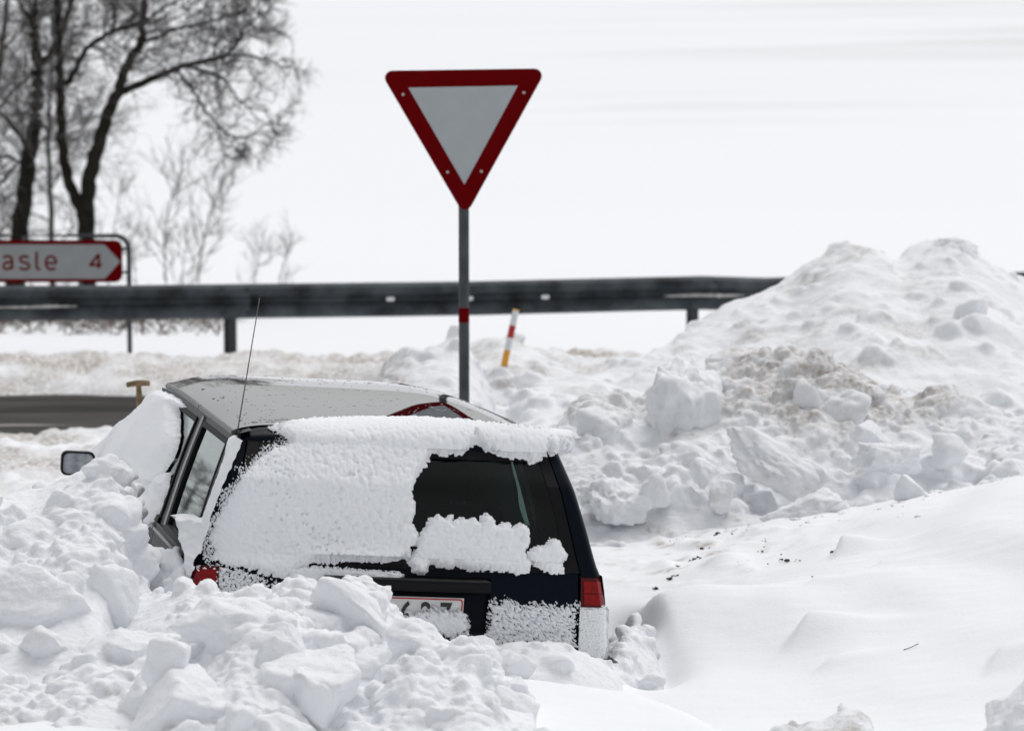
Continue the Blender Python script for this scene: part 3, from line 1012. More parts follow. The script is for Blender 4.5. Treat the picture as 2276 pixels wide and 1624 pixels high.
# loose crumbs of snow and of grit
def scatter(name, pts, mat, kind_label, smin, smax, seed, flat=.8):
    rng = np.random.default_rng(seed)
    V, Fc, c = [], [], 0
    for p in pts:
        P_, Lf = lump_shape(rng, 1, 6, 10)
        r = smin * (smax / smin) ** (rng.random() ** 2)
        P_ = (P_ @ rand_rot(rng).T) * r * np.array([rng.uniform(.7, 1.5), rng.uniform(.7, 1.3), flat]) + p
        V.append(P_)
        Fc.append(Lf + c)
        c += len(P_)
    o = mesh_obj(name, np.concatenate(V), np.concatenate(Fc), mat)
    tag(o, kind_label, kind='stuff')
    return o


rng = np.random.default_rng(77)
spots = []
for (px, py, n_, sp) in [(1505, 1208, 5, 14), (1560, 1222, 4, 16), (1590, 1190, 4, 12), (1645, 1218, 5, 18), (1545, 1242, 5, 14), (1510, 1255, 4, 14), (1640, 1248, 4, 12), (1700, 1205, 3, 10), (1770, 1242, 2, 6), (1735, 1240, 4, 20), (1655, 1250, 4, 14),
                        (1482, 1290, 3, 8), (1455, 1308, 3, 6), (1500, 1280, 3, 6), (1650, 1165, 6, 16), (1780, 1155, 3, 10), (2050, 1100, 2, 8), (1460, 1190, 4, 20), (1420, 1200, 3, 20), (1800, 1295, 2, 6), (1850, 1232, 2, 8), (1680, 1225, 4, 30), (1640, 1190, 4, 40)]:
    for _ in range(int(n_ * 1.8)):
        q = at_height(px + rng.normal() * sp * .6, py + rng.normal() * sp * .22, .5)
        g = float(ground_z(np.array([q[0]]), np.array([q[1]]))[0])
        q = at_height(px + rng.normal() * sp * .6, py + rng.normal() * sp * .22, g)
        spots.append((q[0], q[1], float(ground_z(np.array([q[0]]), np.array([q[1]]))[0]) + .004))
scatter('grit', np.array(spots), M['soil'], 'dark grit showing through the snow', .003, .014, 5, .6)

rng = np.random.default_rng(78)
spots = []
foot = np.array([(1300, 1190), (1450, 1180), (1620, 1170), (1750, 1162), (1830, 1156), (1960, 1142), (2060, 1124), (2180, 1090), (2270, 1062)], float)
for _ in range(200):
    px = rng.uniform(1300, 2260)
    py = np.interp(px, foot[:, 0], foot[:, 1]) + abs(rng.normal()) * 12 - 6
    g = .55
    for _k in range(3):
        q = at_height(px, py, g)
        g = float(ground_z(np.array([q[0]]), np.array([q[1]]))[0])
    spots.append((q[0], q[1], g + .001))
scatter('snow_crumbs', np.array(spots), M['snow'], 'loose crumbs of snow fallen from the banks', .004, .026, 6, .75)

# ================================================================== THE CAR
CAR_T = np.array([-.4641, 13.3977, .0826])
YAW, PCH, ROL = .2255, .0046, .0661


def _rot():
    c, s = math.cos(YAW), math.sin(YAW)
    Rz = np.array([[c, -s, 0], [s, c, 0], [0, 0, 1]])
    c, s = math.cos(PCH), math.sin(PCH)
    Rx = np.array([[1, 0, 0], [0, c, -s], [0, s, c]])
    c, s = math.cos(ROL), math.sin(ROL)
    Ry = np.array([[c, 0, s], [0, 1, 0], [-s, 0, c]])
    return Rz @ Rx @ Ry


CAR_R = _rot()
car = empty('estate_car', 'dark blue hatchback car half buried in the snow with its roof bare', 'car', CAR_T)
car.rotation_mode = 'YXZ'
car.rotation_euler = (PCH, ROL, YAW)


def car_world(P_):
    return P_ @ CAR_R.T + CAR_T


def Wd(z):
    return np.interp(z, [.15, .2, .35, .55, .70, .81, .84, .88, 1.0, 1.135, 1.23, 1.29], [.72, .76, .80, .825, .818, .80, .787, .775, .740, .695, .660, .637])


def Yr(z):
    return np.interp(z, [.2, .45, .70, .82, .86, 1.135, 1.30, 1.36], [.0, .0, .03, .06, .085, .154, .29, .40])


def Zg(y):
    return np.interp(y, [.0, .30, 1.19, 1.6, 2.0, 2.4], [1.285, 1.287, 1.288, 1.286, 1.279, 1.262])


def Wg(y):
    return np.interp(y, [.3, 1.2, 2.4], [.637, .637, .62])


def Ya(z):
    return 2.35 + (1.265 - z) * 2.9


def Yrx(x, z):
    return Yr(z) - .03 * (1 - (x / Wd(z)) ** 2)


def Xi(z):
    return np.interp(z, [.82, 1.08, 1.263], [.70, .635, .585])


def Zroof(x, y):
    u = np.clip(np.abs(x) / Wg(y), 0, 1)
    front = -.05 * np.clip((y - 2.33) / .13, 0, 1) ** 2
    back = -.035 * np.clip((2.0 - y) / 1.55, 0, 1.1) ** 2
    crown = np.interp(y, [.3, 1.4, 2.0, 2.46], [.066, .066, .064, .060])
    return Zg(y) + .012 + crown * (1 - u ** 6) + (front + back) * (1 - u ** 4)


L = np.linspace


def pts(fn, us, vs):
    return np.array([[fn(u, v) for v in vs] for u in us])


# roof skin
roof = MB().grid(pts(lambda x, y: (x * Wg(y), y + (.02 if y < .5 else 0), Zroof(x * Wg(y), y)), np.sin(L(-PI / 2, PI / 2, 41)), np.concatenate([L(.33, 2.3, 30), L(2.32, 2.46, 10)])), True).build('roof', M['roofpaint'], car, True)

dr_ = MB()
_r = np.random.default_rng(4)
for _ in range(620):
    x, y = _r.uniform(-.58, .58), .42 + 1.9 * _r.random() ** 2.6
    r = .0018 + .0035 * _r.random() ** 3
    z = float(Zroof(x, y))
    th = np.arange(7) * 2 * PI / 7
    rx, ry = r * _r.uniform(1.0, 3.6), r * _r.uniform(.8, 2.0)
    V = [(x + rx * math.cos(a), y + ry * math.sin(a), float(Zroof(x + rx * math.cos(a), y + ry * math.sin(a))) - .0003) for a in th] + [(x + rx * .6 * math.cos(a), y + ry * .6 * math.sin(a), z + r * .22) for a in th] + [(x, y, z + r * .28)]
    dr_.add(V, [(i, (i + 1) % 7, 7 + (i + 1) % 7, 7 + i) for i in range(7)] + [(7 + i, 7 + (i + 1) % 7, 14) for i in range(7)])
dr_ = dr_.build('frozen_drops', M['roofpaint'], roof, True)
dr_['kind'] = 'stuff'

# body shell: both sides, pillars, corners
body = MB()
for s in (-1, 1):
    # lower side panels behind and ahead of the doors, sills
    body.grid(pts(lambda y, z: (s * Wd(z) * (1 - .06 * np.clip((y - 3.2) / .9, 0, 1) ** 2), y, z), L(.06, .36, 5), L(.15, .82, 12)), s < 0)
    body.grid(pts(lambda y, z: (s * Wd(z) * (1 - .06 * np.clip((y - 3.2) / .9, 0, 1) ** 2), y, z), L(2.42, 4.05, 12), L(.15, .80, 12)), s < 0)
    body.grid(pts(lambda y, z: (s * (Wd(z) - .03), y, z), L(.34, 2.45, 6), L(.15, .82, 6)), s < 0)
    # rear pillar side, from the corner to the rear glass, up to the gutter
    for k in range(2):
        pass
    body.grid(pts(lambda t, z: (s * Wd(z), (Yr(z) + .045) * (1 - t) + (.235 + (z - .85) * .33) * t, z), L(0, 1, 4), L(.82, 1.288, 12)), s < 0)
    # strip above the windows
    body.grid(pts(lambda y, t: (s * Wd(1.255 * (1 - t) + Zg(y) * t), y, (1.255 if y < 1.8 else 1.255 - (y - 1.8) * .03) * (1 - t) + Zg(y) * t), L(.36, 2.38, 16), L(0, 1, 3)), s < 0)
    # centre pillar
    body.grid(pts(lambda t, z: (s * (Wd(z) - .004), (.985 + (z - .843) * .185) * (1 - t) + (1.15 + (z - .85) * .15) * t, z), L(0, 1, 3), L(.82, 1.28, 8)), s < 0)
    # windscreen pillar
    body.grid(pts(lambda t, z: (s * (Wd(z) - .01 * t), Ya(z) - .07 * (1 - t), z), L(0, 1, 3), L(.80, 1.262, 10)), s < 0)
    # rear face of the pillar, rounded corner
    def corner(u, z):
        w = Wd(z)
        xi = Xi(z) + .012
        if u < 1:
            x = xi + (w - .035 - xi) * u
            return (s * x, Yrx(x, z), z)
        a = (u - 1) * PI / 2
        y0 = Yrx(w - .035, z)
        return (s * (w - .035 + .035 * math.sin(a)), y0 + (Yr(z) + .045 - y0) * (1 - math.cos(a)), z)
    body.grid(pts(corner, np.concatenate([L(0, .99, 4), L(1, 2, 6)]), np.concatenate([L(.815, 1.27, 14), [1.29, 1.302]])), s > 0)
    # corner panel under the lamp
    def low(u, z):
        w = Wd(z)
        xi = .704
        if u < 1:
            x = xi + (w - .04 - xi) * u
            return (s * x, Yrx(x, z), z)
        a = (u - 1) * PI / 2
        y0 = Yrx(w - .04, z)
        return (s * (w - .04 + .04 * math.sin(a)), y0 + .06 * (1 - math.cos(a)), z)
    body.grid(pts(low, np.concatenate([L(0, .99, 3), L(1, 2, 6)]), L(.30, .82, 8)), s > 0)
    # top corner cap between pillar, gutter and roof
    body.grid(pts(lambda t, y: (s * (Wd(1.288) * (1 - t) + (Wg(y) - .06) * t), y, (1.292) * (1 - t) + (Zroof(Wg(y) - .06, .33) - .004) * t), L(0, 1, 3), L(.255, .36, 4)), s > 0)
# bonnet, scuttle, front
body.grid(pts(lambda x, y: (x, y, .82 - .03 * abs(x) - .05 * (y - 3.3) * (y > 3.3) - .25 * np.clip((y - 3.8) / .3, 0, 1) ** 2), L(-.74, .74, 9), L(3.35, 4.1, 9)), True)
body.grid(pts(lambda x, z: (x, 4.1, z), L(-.74, .74, 5), L(.2, .56, 4)), True)
body = auto_smooth(body.build('body', M['paint'], car), 40)

# tailgate: lower panel, side frames, header round the glass
tg = MB()
tg.grid(pts(lambda x, z: (x, Yrx(x, z), z), L(-.697, .697, 15), np.concatenate([L(.36, .585, 4), [.60]])))
for a, b in ((-.697, -.30), (.345, .697)):
    tg.grid(pts(lambda x, z: (x, Yrx(x, z), z), L(a, b, 7), L(.60, .80, 5)))
tg.grid(pts(lambda x, z: (x, Yrx(x, z), z), L(-.697, .697, 15), L(.80, .826, 3)))
tg.grid(pts(lambda x, z: (x, Yrx(x, z) + .03, z), L(-.31, .355, 6), L(.59, .81, 3)))


def header(u, v):
    x = u * .60
    y0, z0 = Yrx(x, 1.268), 1.268
    y1 = .385 - .035 * abs(u) ** 2
    z1 = Zroof(x * 1.03, y1) - .004
    a = v * PI / 2
    return (x, y0 + (y1 - y0) * (1 - math.cos(a)), z0 + (z1 - z0) * math.sin(a))


tg.grid(pts(header, L(-1, 1, 21), L(0, 1, 7)))
tailgate = auto_smooth(tg.build('tailgate', M['paint'], car), 40)
gf = MB()
for s in (-1, 1):
    gf.slab(pts(lambda t, z: (s * (Xi(z) + .006 - .045 * t), Yrx(Xi(z), z) - .004, z), L(0, 1, 3), L(.828, 1.268, 12)), np.array([0, .012, 0]))
gf.slab(pts(lambda x, z: (x, Yrx(x, z) - .0045, z), L(-.66, .66, 12), [.827, .845]), np.array([0, .012, 0]))
gf.slab(pts(lambda x, z: (x, Yrx(x, z) - .0045, z), L(-.545, .545, 12), [1.235, 1.267]), np.array([0, .012, 0]))
gf.build('window_surround', M['black'], tailgate)
rw = MB().grid(pts(lambda u, z: (u * (Xi(z) - .02), Yrx(u * (Xi(z) - .02), z) + .002, z), L(-1, 1, 14), L(.835, 1.262, 12))).build('rear_window', M['rearglass'], tailgate, True)
MB().box((-.31, -.052, .752), (.335, .05, .798), .012).build('handle_strip', M['black'], tailgate)
wip = MB()
wip.tube([(.30, .035, .85), (.12, .045, .90), (-.25, .06, .93)], .006, 6)
wip.build('wiper', M['black'], tailgate)

# number plate
plate = MB().box((-.268, -.018, .608), (.236, -.012, .728), .002).build('number_plate', M['plate'], car)


def rrect(x0, z0, x1, z1, r, n=5):
    out = []
    for cx, cz, a0 in ((x1 - r, z1 - r, 0), (x0 + r, z1 - r, 90), (x0 + r, z0 + r, 180), (x1 - r, z0 + r, 270)):
        for k in range(n):
            a = math.radians(a0 + 90 * k / (n - 1))
            out.append((cx + r * math.cos(a), cz + r * math.sin(a)))
    return out


def ring(mb, outer, inner, y0, y1):
    n = len(outer)
    V = [(p[0], y0, p[1]) for p in outer] + [(p[0], y0, p[1]) for p in inner] + [(p[0], y1, p[1]) for p in outer] + [(p[0], y1, p[1]) for p in inner]
    Fc = []
    for i in range(n):
        j = (i + 1) % n
        Fc += [(i, j, n + j, n + i), (2 * n + i, 3 * n + i, 3 * n + j, 2 * n + j), (i, 2 * n + i, 2 * n + j, j), (n + i, n + j, 3 * n + j, 3 * n + i)]
    mb.add(V, Fc)
    return mb


ring(MB(), rrect(-.264, .612, .232, .724, .012), rrect(-.259, .617, .227, .719, .009), -.021, -.017).build('red_border', M['plate_red'], plate)
for ch, cx in (('1', -.098), ('6', .012), ('2', .090), ('7', .168)):
    V, Fc = text_mesh(ch, .118, .0025, .78)
    V[:, 0] -= (V[:, 0].min() + V[:, 0].max()) / 2
    Q = np.stack([V[:, 0] + cx, -.0195 + V[:, 2], V[:, 1] + .626], 1)
    mesh_obj('digit', Q, Fc, M['ink'], plate, False)

# bumper
bp = MB()


def bump_pt(u, z):
    w = Wd(z) + .02
    k = -.075 if .26 < z < .46 else -.045
    if u < 1:
        return (-w + .0, .55 * (1 - u), z)
    if u > 2:
        return (w, .55 * (u - 2), z)
    a = (u - 1) * 2 - 1
    return (a * w, k * (1 - abs(a) ** 6), z)


bp.grid(pts(bump_pt, np.concatenate([L(0, .9, 3), L(1, 2, 25), L(2.1, 3, 3)]), [.18, .24, .27, .36, .45, .48, .50]))
auto_smooth(bp.build('bumper', M['black'], car), 50)

# tail lights
for s, lab in ((-1, 'left tail light half covered by snow'), (1, None)):
    def lamp(u, z, o=0.0):
        w = Wd(z)
        P_ = [(.706, Yrx(.706, z) - .012), (w - .03, Yrx(w - .03, z) - .010), (w - .006, Yr(z) + .014), (w + .004, Yr(z) + .05), (w + .004, Yr(z) + .20)]
        k = min(int(u), 3)
        f = u - k
        return (s * (P_[k][0] * (1 - f) + P_[k + 1][0] * f + (o if k > 1 else 0)), P_[k][1] * (1 - f) + P_[k + 1][1] * f - (o if k < 2 else 0), z)
    t = MB().grid(pts(lambda u, z: lamp(u, z), [0, .5, 1, 1.5, 2, 2.5, 3, 4], L(.703, .812, 4)), s > 0)
    t.grid(pts(lambda u, d: np.array(lamp(u, .812)) + np.array([-s * .02 * d * (u > 2), .03 * d, 0]), [0, 1, 2, 3, 4], [0, 1]))
    t.grid(pts(lambda u, d: np.array(lamp(u, .703)) + np.array([-s * .02 * d * (u > 2), .03 * d, 0]), [0, 1, 2, 3, 4], [0, 1]))
    t = auto_smooth(t.build('tail_light', M['lamp_dark'], car), 40)
    if lab:
        t['label'] = lab
    l1 = MB().slab(pts(lambda u, z: lamp(u, z, .004), [.16, .5, 1.0, 1.4, 1.7], L(.712, .752, 3)), np.array([0, .004, 0]))
    auto_smooth(l1.build('lens', M['lamp_red'], t), 40)
    l2 = MB().slab(pts(lambda u, z: lamp(u, z, .004), [.16, .5, 1.0, 1.4, 1.7], L(.756, .800, 3)), np.array([0, .004, 0]))
    auto_smooth(l2.build('lens', M['lamp_red'], t), 40)

# doors with their windows
for s in (-1, 1):
    for kind, y0, y1 in (('rear_door', .37, 1.20), ('front_door', 1.21, 2.40)):
        d = MB()
        d.slab(pts(lambda y, z: (s * (Wd(z) + .002), y, z), L(y0, y1, 8), L(.22, .822, 10)), np.array([-s * .02, 0, 0]))
        door = auto_smooth(d.build(kind, M['paint'], car), 40)
        if kind == 'rear_door':
            ea, eb = (lambda z: .245 + (z - .85) * .33), (lambda z: .962 + (z - .843) * .185)
            top = 1.252
        else:
            ea, eb = (lambda z: 1.165 + (z - .85) * .15), (lambda z: Ya(z) - .075)
            top = 1.247
        MB().grid(pts(lambda t, z: (s * (Wd(z) - .009), ea(z) * (1 - t) + eb(z) * t, z), L(0, 1, 6), L(.845, top, 8)), s < 0).build('window_glass', M['glass'], door, True)
        fr = MB()
        fr.slab(pts(lambda t, z: (s * (Wd(z) + .003), ea(z) - .004 + .020 * t, z), [0, 1], L(.838, top + .01, 8)), np.array([-s * .016, 0, 0]))
        fr.slab(pts(lambda t, z: (s * (Wd(z) + .003), eb(z) + .004 - .026 * t, z), [0, 1], L(.838, top + .01, 8)), np.array([-s * .016, 0, 0]))
        fr.slab(pts(lambda t, v: (s * (Wd(top - .012 + .02 * v) + .0035), ea(top) * (1 - t) + eb(top) * t, top - .012 + .02 * v), L(0, 1, 6), [0, 1]), np.array([-s * .016, 0, 0]))
        fr.build('window_seal', M['rubber'], door)
        sill = MB().slab(pts(lambda t, v: (s * (Wd(.822 + .024 * v) + .008), (ea(.83) * (1 - t) + min(eb(.83), 2.9) * t), .822 + .024 * v), L(0, 1, 8), [0, 1]), np.array([-s * .02, 0, 0]))
        sill.build('sill_trim', M['black'], door)
        tr = MB().slab(pts(lambda t, v: (s * (Wd(.79 + .012 * v) + .009), y0 + .006 + (y1 - y0 - .012) * t, .79 + .012 * v), L(0, 1, 8), [0, 1]), np.array([-s * .012, 0, 0]))
        tr.build('belt_trim', M['silver'], door)
        hy = .42 if kind == 'rear_door' else 1.27
        MB().box((s * (Wd(.7) + .018) - .016, hy, .685), (s * (Wd(.7) + .018) + .016, hy + .17, .715), .008).build('handle', M['black'], door)
        if kind == 'rear_door':
            MB().slab(pts(lambda t, z: (s * (Wd(z) + .006), eb(z) + .010 + .045 * t, z), [0, .5, 1], L(.838, 1.275, 8)), np.array([-s * .012, 0, 0])).build('door_frame', M['silver'], door)
# gutters along the roof edge, in two lengths
for s in (-1, 1):
    for ya, yb in ((.285, 1.185), (1.20, 2.36)):
        yy = L(ya, yb, 10)
        g_ = MB().tube(np.stack([s * (Wg(yy) + .006), yy, Zg(yy) + .008], 1), .011, 8)
        auto_smooth(g_.build('roof_gutter', M['gutter'], car), 60)
# windscreen and seats
MB().grid(pts(lambda u, z: (u * (Wd(z) - .012), Ya(z) - .01 + .05 * (1 - u * u), z), L(-1, 1, 10), L(.82, 1.27, 8)), True).build('windscreen', M['glass'], car, True)
lin = MB().box((-.70, .12, .30), (.70, 3.2, .34))
lin.box((-.74, 2.75, .34), (.74, 3.3, .82))
lin.box((-.66, .14, .70), (.66, .98, .72))
lin.grid(pts(lambda x, y: (x * (Wg(y) - .02), y, Zroof(x * Wg(y), y) - .02), L(-1, 1, 9), L(.42, 2.3, 8)))
lin.build('cabin_lining', M['inside'], car)
for x0, x1, y0, hz in ((-.62, .62, 1.0, .95), (-.60, -.10, 1.95, 1.02), (.10, .60, 1.95, 1.02)):
    st = MB()
    st.box((x0, y0, .42), (x1, y0 + .14, hz), .04)
    st.box((x0, y0, .36), (x1, y0 + .55, .50), .04)
    st = auto_smooth(st.build('seat', M['seat'], car), 40)
    xs_ = ((x0 + x1) / 2,) if y0 > 1.5 else (-.36, .36)
    for hx in xs_:
        h = MB().box((hx - .13, y0 + .02, hz + .02), (hx + .13, y0 + .11, hz + .17), .035)
        h.tube([(hx - .05, y0 + .06, hz - .05), (hx - .05, y0 + .06, hz + .04)], .008, 6)
        h.tube([(hx + .05, y0 + .06, hz - .05), (hx + .05, y0 + .06, hz + .04)], .008, 6)
        auto_smooth(h.build('headrest', M['seat'], st), 40)
# aerial
ae = MB().tube([(-.632, .245, 1.255), (-.632, .262, 1.285), (-.630, .275, 1.31)], [.016, .013, .006], 8)
ae = ae.build('aerial', M['black'], car, True)
_tip = (at_depth(578, 657, 13.42) - CAR_T) @ CAR_R
_bas = np.array([-.630, .275, 1.305])
MB().tube([_bas, _bas * .5 + _tip * .5, _tip], [.0030, .0024, .0018], 6).build('rod', M['gutter'], ae)
MB().tube([_tip - (_tip - _bas) * .012, _tip], .0045, 6).build('tip', M['black'], ae)
# wing mirror
mc = (at_depth(172, 1031, 16.05) - CAR_T) @ CAR_R
A_ = []
outl = rrect(-.072, -.052, .078, .056, .028, 6)
mm = MB()
rings = [(0, 1.0), (.01, 1.04), (.05, 1.0), (.085, .8), (.10, .45)]
V = [(mc[0] + x * k, mc[1] + y, mc[2] + z * k) for y, k in rings for x, z in outl]
n_ = len(outl)
Fc = [(i * n_ + j, i * n_ + (j + 1) % n_, (i + 1) * n_ + (j + 1) % n_, (i + 1) * n_ + j) for i in range(len(rings) - 1) for j in range(n_)]
Fc.append(tuple((len(rings) - 1) * n_ + j for j in range(n_)))
mm.add(V, Fc)
ring(mm, [(mc[0] + x, mc[2] + z) for x, z in outl], [(mc[0] + x * .9, mc[2] + z * .88) for x, z in outl], mc[1] - .004, mc[1] + .006)
mm.box((mc[0] + .05, mc[1] + .03, mc[2] - .05), (mc[0] + .30, mc[1] + .09, mc[2] - .01), .01)
wm = auto_smooth(mm.build('wing_mirror', M['black'], car), 40)
MB().prism([(mc[0] + x * .9, mc[2] + z * .88) for x, z in outl], mc[1] + .002, mc[1] + .008).build('mirror_glass', M['frostglass'], wm)


# ------------------------------------------------------------------ snow lying on the car
def zc(scale, ox, oy, P_):
    return [((ox + x / scale) * .9104, (oy + y / scale) * .9104) for x, y in P_]


def crust(name, surf, us, vs, thick, label, cat='snow patch', mat='crust', flip=False, group=None, soft=0):
    """Snow lying on a surface of the car: surf(u, v) gives car-local points, thick(q, P, u, v) the depth of snow there."""
    U, Vv = np.meshgrid(us, vs, indexing='ij')
    A = surf(U, Vv)
    du, dv = np.gradient(A, axis=0), np.gradient(A, axis=1)
    N = np.cross(du, dv)
    N /= np.linalg.norm(N, axis=-1)[..., None] + 1e-12
    if flip:
        N = -N
    Pw = car_world(A.reshape(-1, 3))
    Nw = N.reshape(-1, 3) @ CAR_R.T
    q = project(Pw)
    t, push = thick(q, A.reshape(-1, 3), U.ravel(), Vv.ravel())
    n, m = U.shape
    if soft:
        g = np.maximum(t, 0).reshape(n, m)
        for _ in range(soft):
            e = np.pad(g, 1, mode='edge')
            g = .36 * g + .11 * (e[:-2, 1:-1] + e[2:, 1:-1] + e[1:-1, :-2] + e[1:-1, 2:]) + .05 * (e[:-2, :-2] + e[2:, 2:] + e[:-2, 2:] + e[2:, :-2])
        t = np.where(g.ravel() > .0009, g.ravel(), -1)
    on = t > 0
    idx = np.arange(n * m).reshape(n, m)
    Q = np.stack([idx[:-1, :-1].ravel(), idx[1:, :-1].ravel(), idx[1:, 1:].ravel(), idx[:-1, 1:].ravel()], 1)
    keep = on[Q].any(1)
    Q = Q[keep]
    if flip:
        Q = Q[:, ::-1]
    W_ = Pw + Nw * np.where(on, t, -.003)[:, None] + push
    used = np.unique(Q)
    mp = np.full(n * m, -1)
    mp[used] = np.arange(len(used))
    o = mesh_obj(name, W_[used], mp[Q], M[mat])
    tag(o, label, cat, group)
    return o


def rear_surf(U, Vv):
    """U = x, Vv = 0..1 up the tailgate glass, 1..2 over the header, 2..3 forward along the roof."""
    x = U
    z = .70 + np.clip(Vv, 0, 1) * (1.268 - .70)
    y = Yrx(x, z)
    a = np.clip(Vv - 1, 0, 1) * PI / 2
    y1 = .385 - .035 * np.abs(x / .60) ** 2
    z1 = Zroof(np.clip(x, -.63, .63), y1)
    y0 = Yrx(x, 1.268)
    hy, hz = y0 + (y1 - y0) * (1 - np.cos(a)), 1.268 + (z1 - 1.268) * np.sin(a)
    ry = y1 + np.clip(Vv - 2, 0, 1) * .35
    rz = Zroof(np.clip(x, -.63, .63), ry)
    Y = np.where(Vv <= 1, y - .005, np.where(Vv <= 2, hy - .003, ry))
    Z = np.where(Vv <= 1, z, np.where(Vv <= 2, hz + .002, rz + .002))
    return np.stack([x, Y, Z], -1)


RV = np.concatenate([L(0, 1, 190), L(1.01, 2, 46), L(2.02, 3, 60)])
RU = L(-.765, .70, 460)


def popcorn(u, v, f=52.0, seed=3):
    q = np.stack([u * f, v * f, 0 * u], 1)
    q += .35 * np.stack([noise(q * .8, seed), noise(q * .8, seed + 1), 0 * u], 1)
    f1, _ = worley(q, seed, True)
    g1, _ = worley(q * 2.1, seed + 7, True)
    return np.sqrt(np.clip(1 - (f1 / .85) ** 2, 0, 1)), np.sqrt(np.clip(1 - (g1 / .85) ** 2, 0, 1))


POLY1 = [(598, 950), (640, 940), (700, 935), (800, 934), (900, 939), (1000, 948), (1100, 958), (1180, 966), (1240, 970), (1290, 980), (1300, 990), (1262, 1004), (1240, 1003),
         (1226, 1012), (1216, 1000), (1200, 1022), (1180, 1028), (1165, 1016), (1140, 1018), (1110, 1012), (1085, 1000), (1070, 992), (1055, 984), (1040, 996), (1020, 1010), (1005, 1006), (985, 1014),
         (960, 1003), (950, 1020), (938, 1040), (922, 1060), (912, 1100), (922, 1130), (914, 1165), (925, 1180), (930, 1200), (912, 1222), (905, 1236), (885, 1242), (840, 1247), (780, 1244), (740, 1248), (700, 1246), (660, 1262),
         (640, 1284), (610, 1278), (585, 1272), (560, 1262), (520, 1256), (492, 1248), (470, 1240), (476, 1222), (462, 1190), (480, 1150), (500, 1112), (540, 1052), (575, 1018), (608, 996), (636, 990), (645, 976), (622, 960), (604, 952)]


def thick1(q, P_, u, v):
    sd = in_poly_sd(q, POLY1)
    arc = np.where(v <= 1, v * .58, np.where(v <= 2, .58 + (v - 1) * .14, .72 + (v - 2) * .35))
    nz = np.stack([u, arc, 0 * u], 1)
    left = smooth(120, 0, in_poly_sd(q, [(380, 900), (600, 900), (640, 1000), (560, 1120), (520, 1300), (380, 1300)]) * -1)
    feather = np.clip(1.0 - (q[:, 0] - (545 - (q[:, 1] - 1000) * .35)) / 110, 0, 1) * (q[:, 1] > 950)
    sd = sd + 6 * noise(nz * 60, 5) + 5 * noise(nz * 130, 6) + feather * (10 * noise(nz * 150, 7) - 4)
    sd = sd + smooth(1195, 1240, q[:, 1]) * (8 * noise(nz * np.array([105, 26, 1]), 27) + 4 * noise(nz * np.array([210, 60, 1]), 28)) + feather * 5 * noise(nz * np.array([230, 120, 1]), 29)
    big, small = popcorn(u, arc)
    edge = np.sqrt(np.clip(sd / 9.0, 0, 1))
    edge = edge * (1 - feather) + feather * np.clip(sd / 60, 0, 1) ** .8
    base = .009 + .005 * noise(nz * 7, 8)
    lip = smooth(.40, .72, arc) * (.010 + .030 * smooth(-.45, .30, u))
    lip *= smooth(1.02, .78, arc)
    ledge = .022 * np.exp(-((P_[:, 2] - .855) / .028) ** 2) * smooth(640, 720, q[:, 0])
    amp = .0125 * (1 - .85 * smooth(.60, .72, arc)) * (1 - .45 * smooth(-.2, -.6, u))
    t = edge * (base + lip + ledge + amp * big + .0045 * small * (1 - .7 * smooth(.66, .76, arc)))
    # pits where the dark car shows through
    f1, f2 = worley((nz + np.array([.5, .5, 0])) * np.array([42, 30, 1]), 31, True)
    pit = (f1 < .10 + .06 * noise(nz * 50, 16)) & (noise(nz * 5, 14) + .5 * noise(nz * 22, 15) > .22) & (arc < .62) & (q[:, 0] < 800)
    t = np.where(sd <= 0, -1, np.where(pit, t * .05, t))
    push = np.zeros((len(u), 3))
    drip = smooth(.50, .60, arc) * smooth(.74, .62, arc) * edge
    push[:, 2] -= drip * .006 * big
    return t, push


crust('snow_crust', rear_surf, RU, RV, thick1, 'thick bumpy snow crust over the left rear window and roof edge', soft=1)

POLY2 = zc(2.707, 850, 880, [(540, 1050), (590, 1022), (640, 1048), (690, 1018), (680, 1078), (740, 1042), (790, 1052), (820, 1040), (870, 1072), (880, 1030), (920, 1010), (960, 1050), (975, 1092), (1050, 1070), (1080, 1108),
                             (1140, 1078), (1195, 1110), (1203, 1200), (1165, 1262), (1180, 1312), (1255, 1350), (1200, 1392), (1110, 1406), (1070, 1386), (990, 1386), (880, 1378), (790, 1388), (710, 1352), (690, 1374), (600, 1362), (540, 1338), (520, 1390), (480, 1414), (430, 1390), (396, 1330), (440, 1250), (490, 1130)])
POLY3 = zc(2.707, 850, 880, [(1188, 1270), (1240, 1228), (1300, 1222), (1340, 1178), (1400, 1190), (1412, 1240), (1447, 1270), (1445, 1302), (1408, 1330), (1428, 1400), (1340, 1402), (1262, 1368), (1195, 1325)])


def thick_slab(poly, T, seed):
    def f(q, P_, u, v):
        sd = in_poly_sd(q, poly)
        nz = np.stack([u, v * .58, 0 * u], 1)
        sd = sd + 4 * noise(nz * 70, seed) + 3.5 * noise(nz * 160, seed + 1)
        big, small = popcorn(u, v * .58, 50, seed + 2)
        edge = np.sqrt(np.clip(sd / 9, 0, 1))
        t = edge * (T + .008 * big + .003 * small + .004 * noise(nz * 12, seed + 3))
        return np.where(sd <= 0, -1, t), np.zeros((len(u), 3))
    return f


RV1 = L(.05, .85, 170)
crust('snow_slab', rear_surf, L(-.02, .50, 200), RV1, thick_slab(POLY2, .022, 41), 'wide slab of clotted snow low on the clear rear glass', soft=1)
crust('snow_slab', rear_surf, L(.33, .68, 130), RV1, thick_slab(POLY3, .020, 51), 'small clotted snow lump at the lower right corner of the rear glass', soft=1)


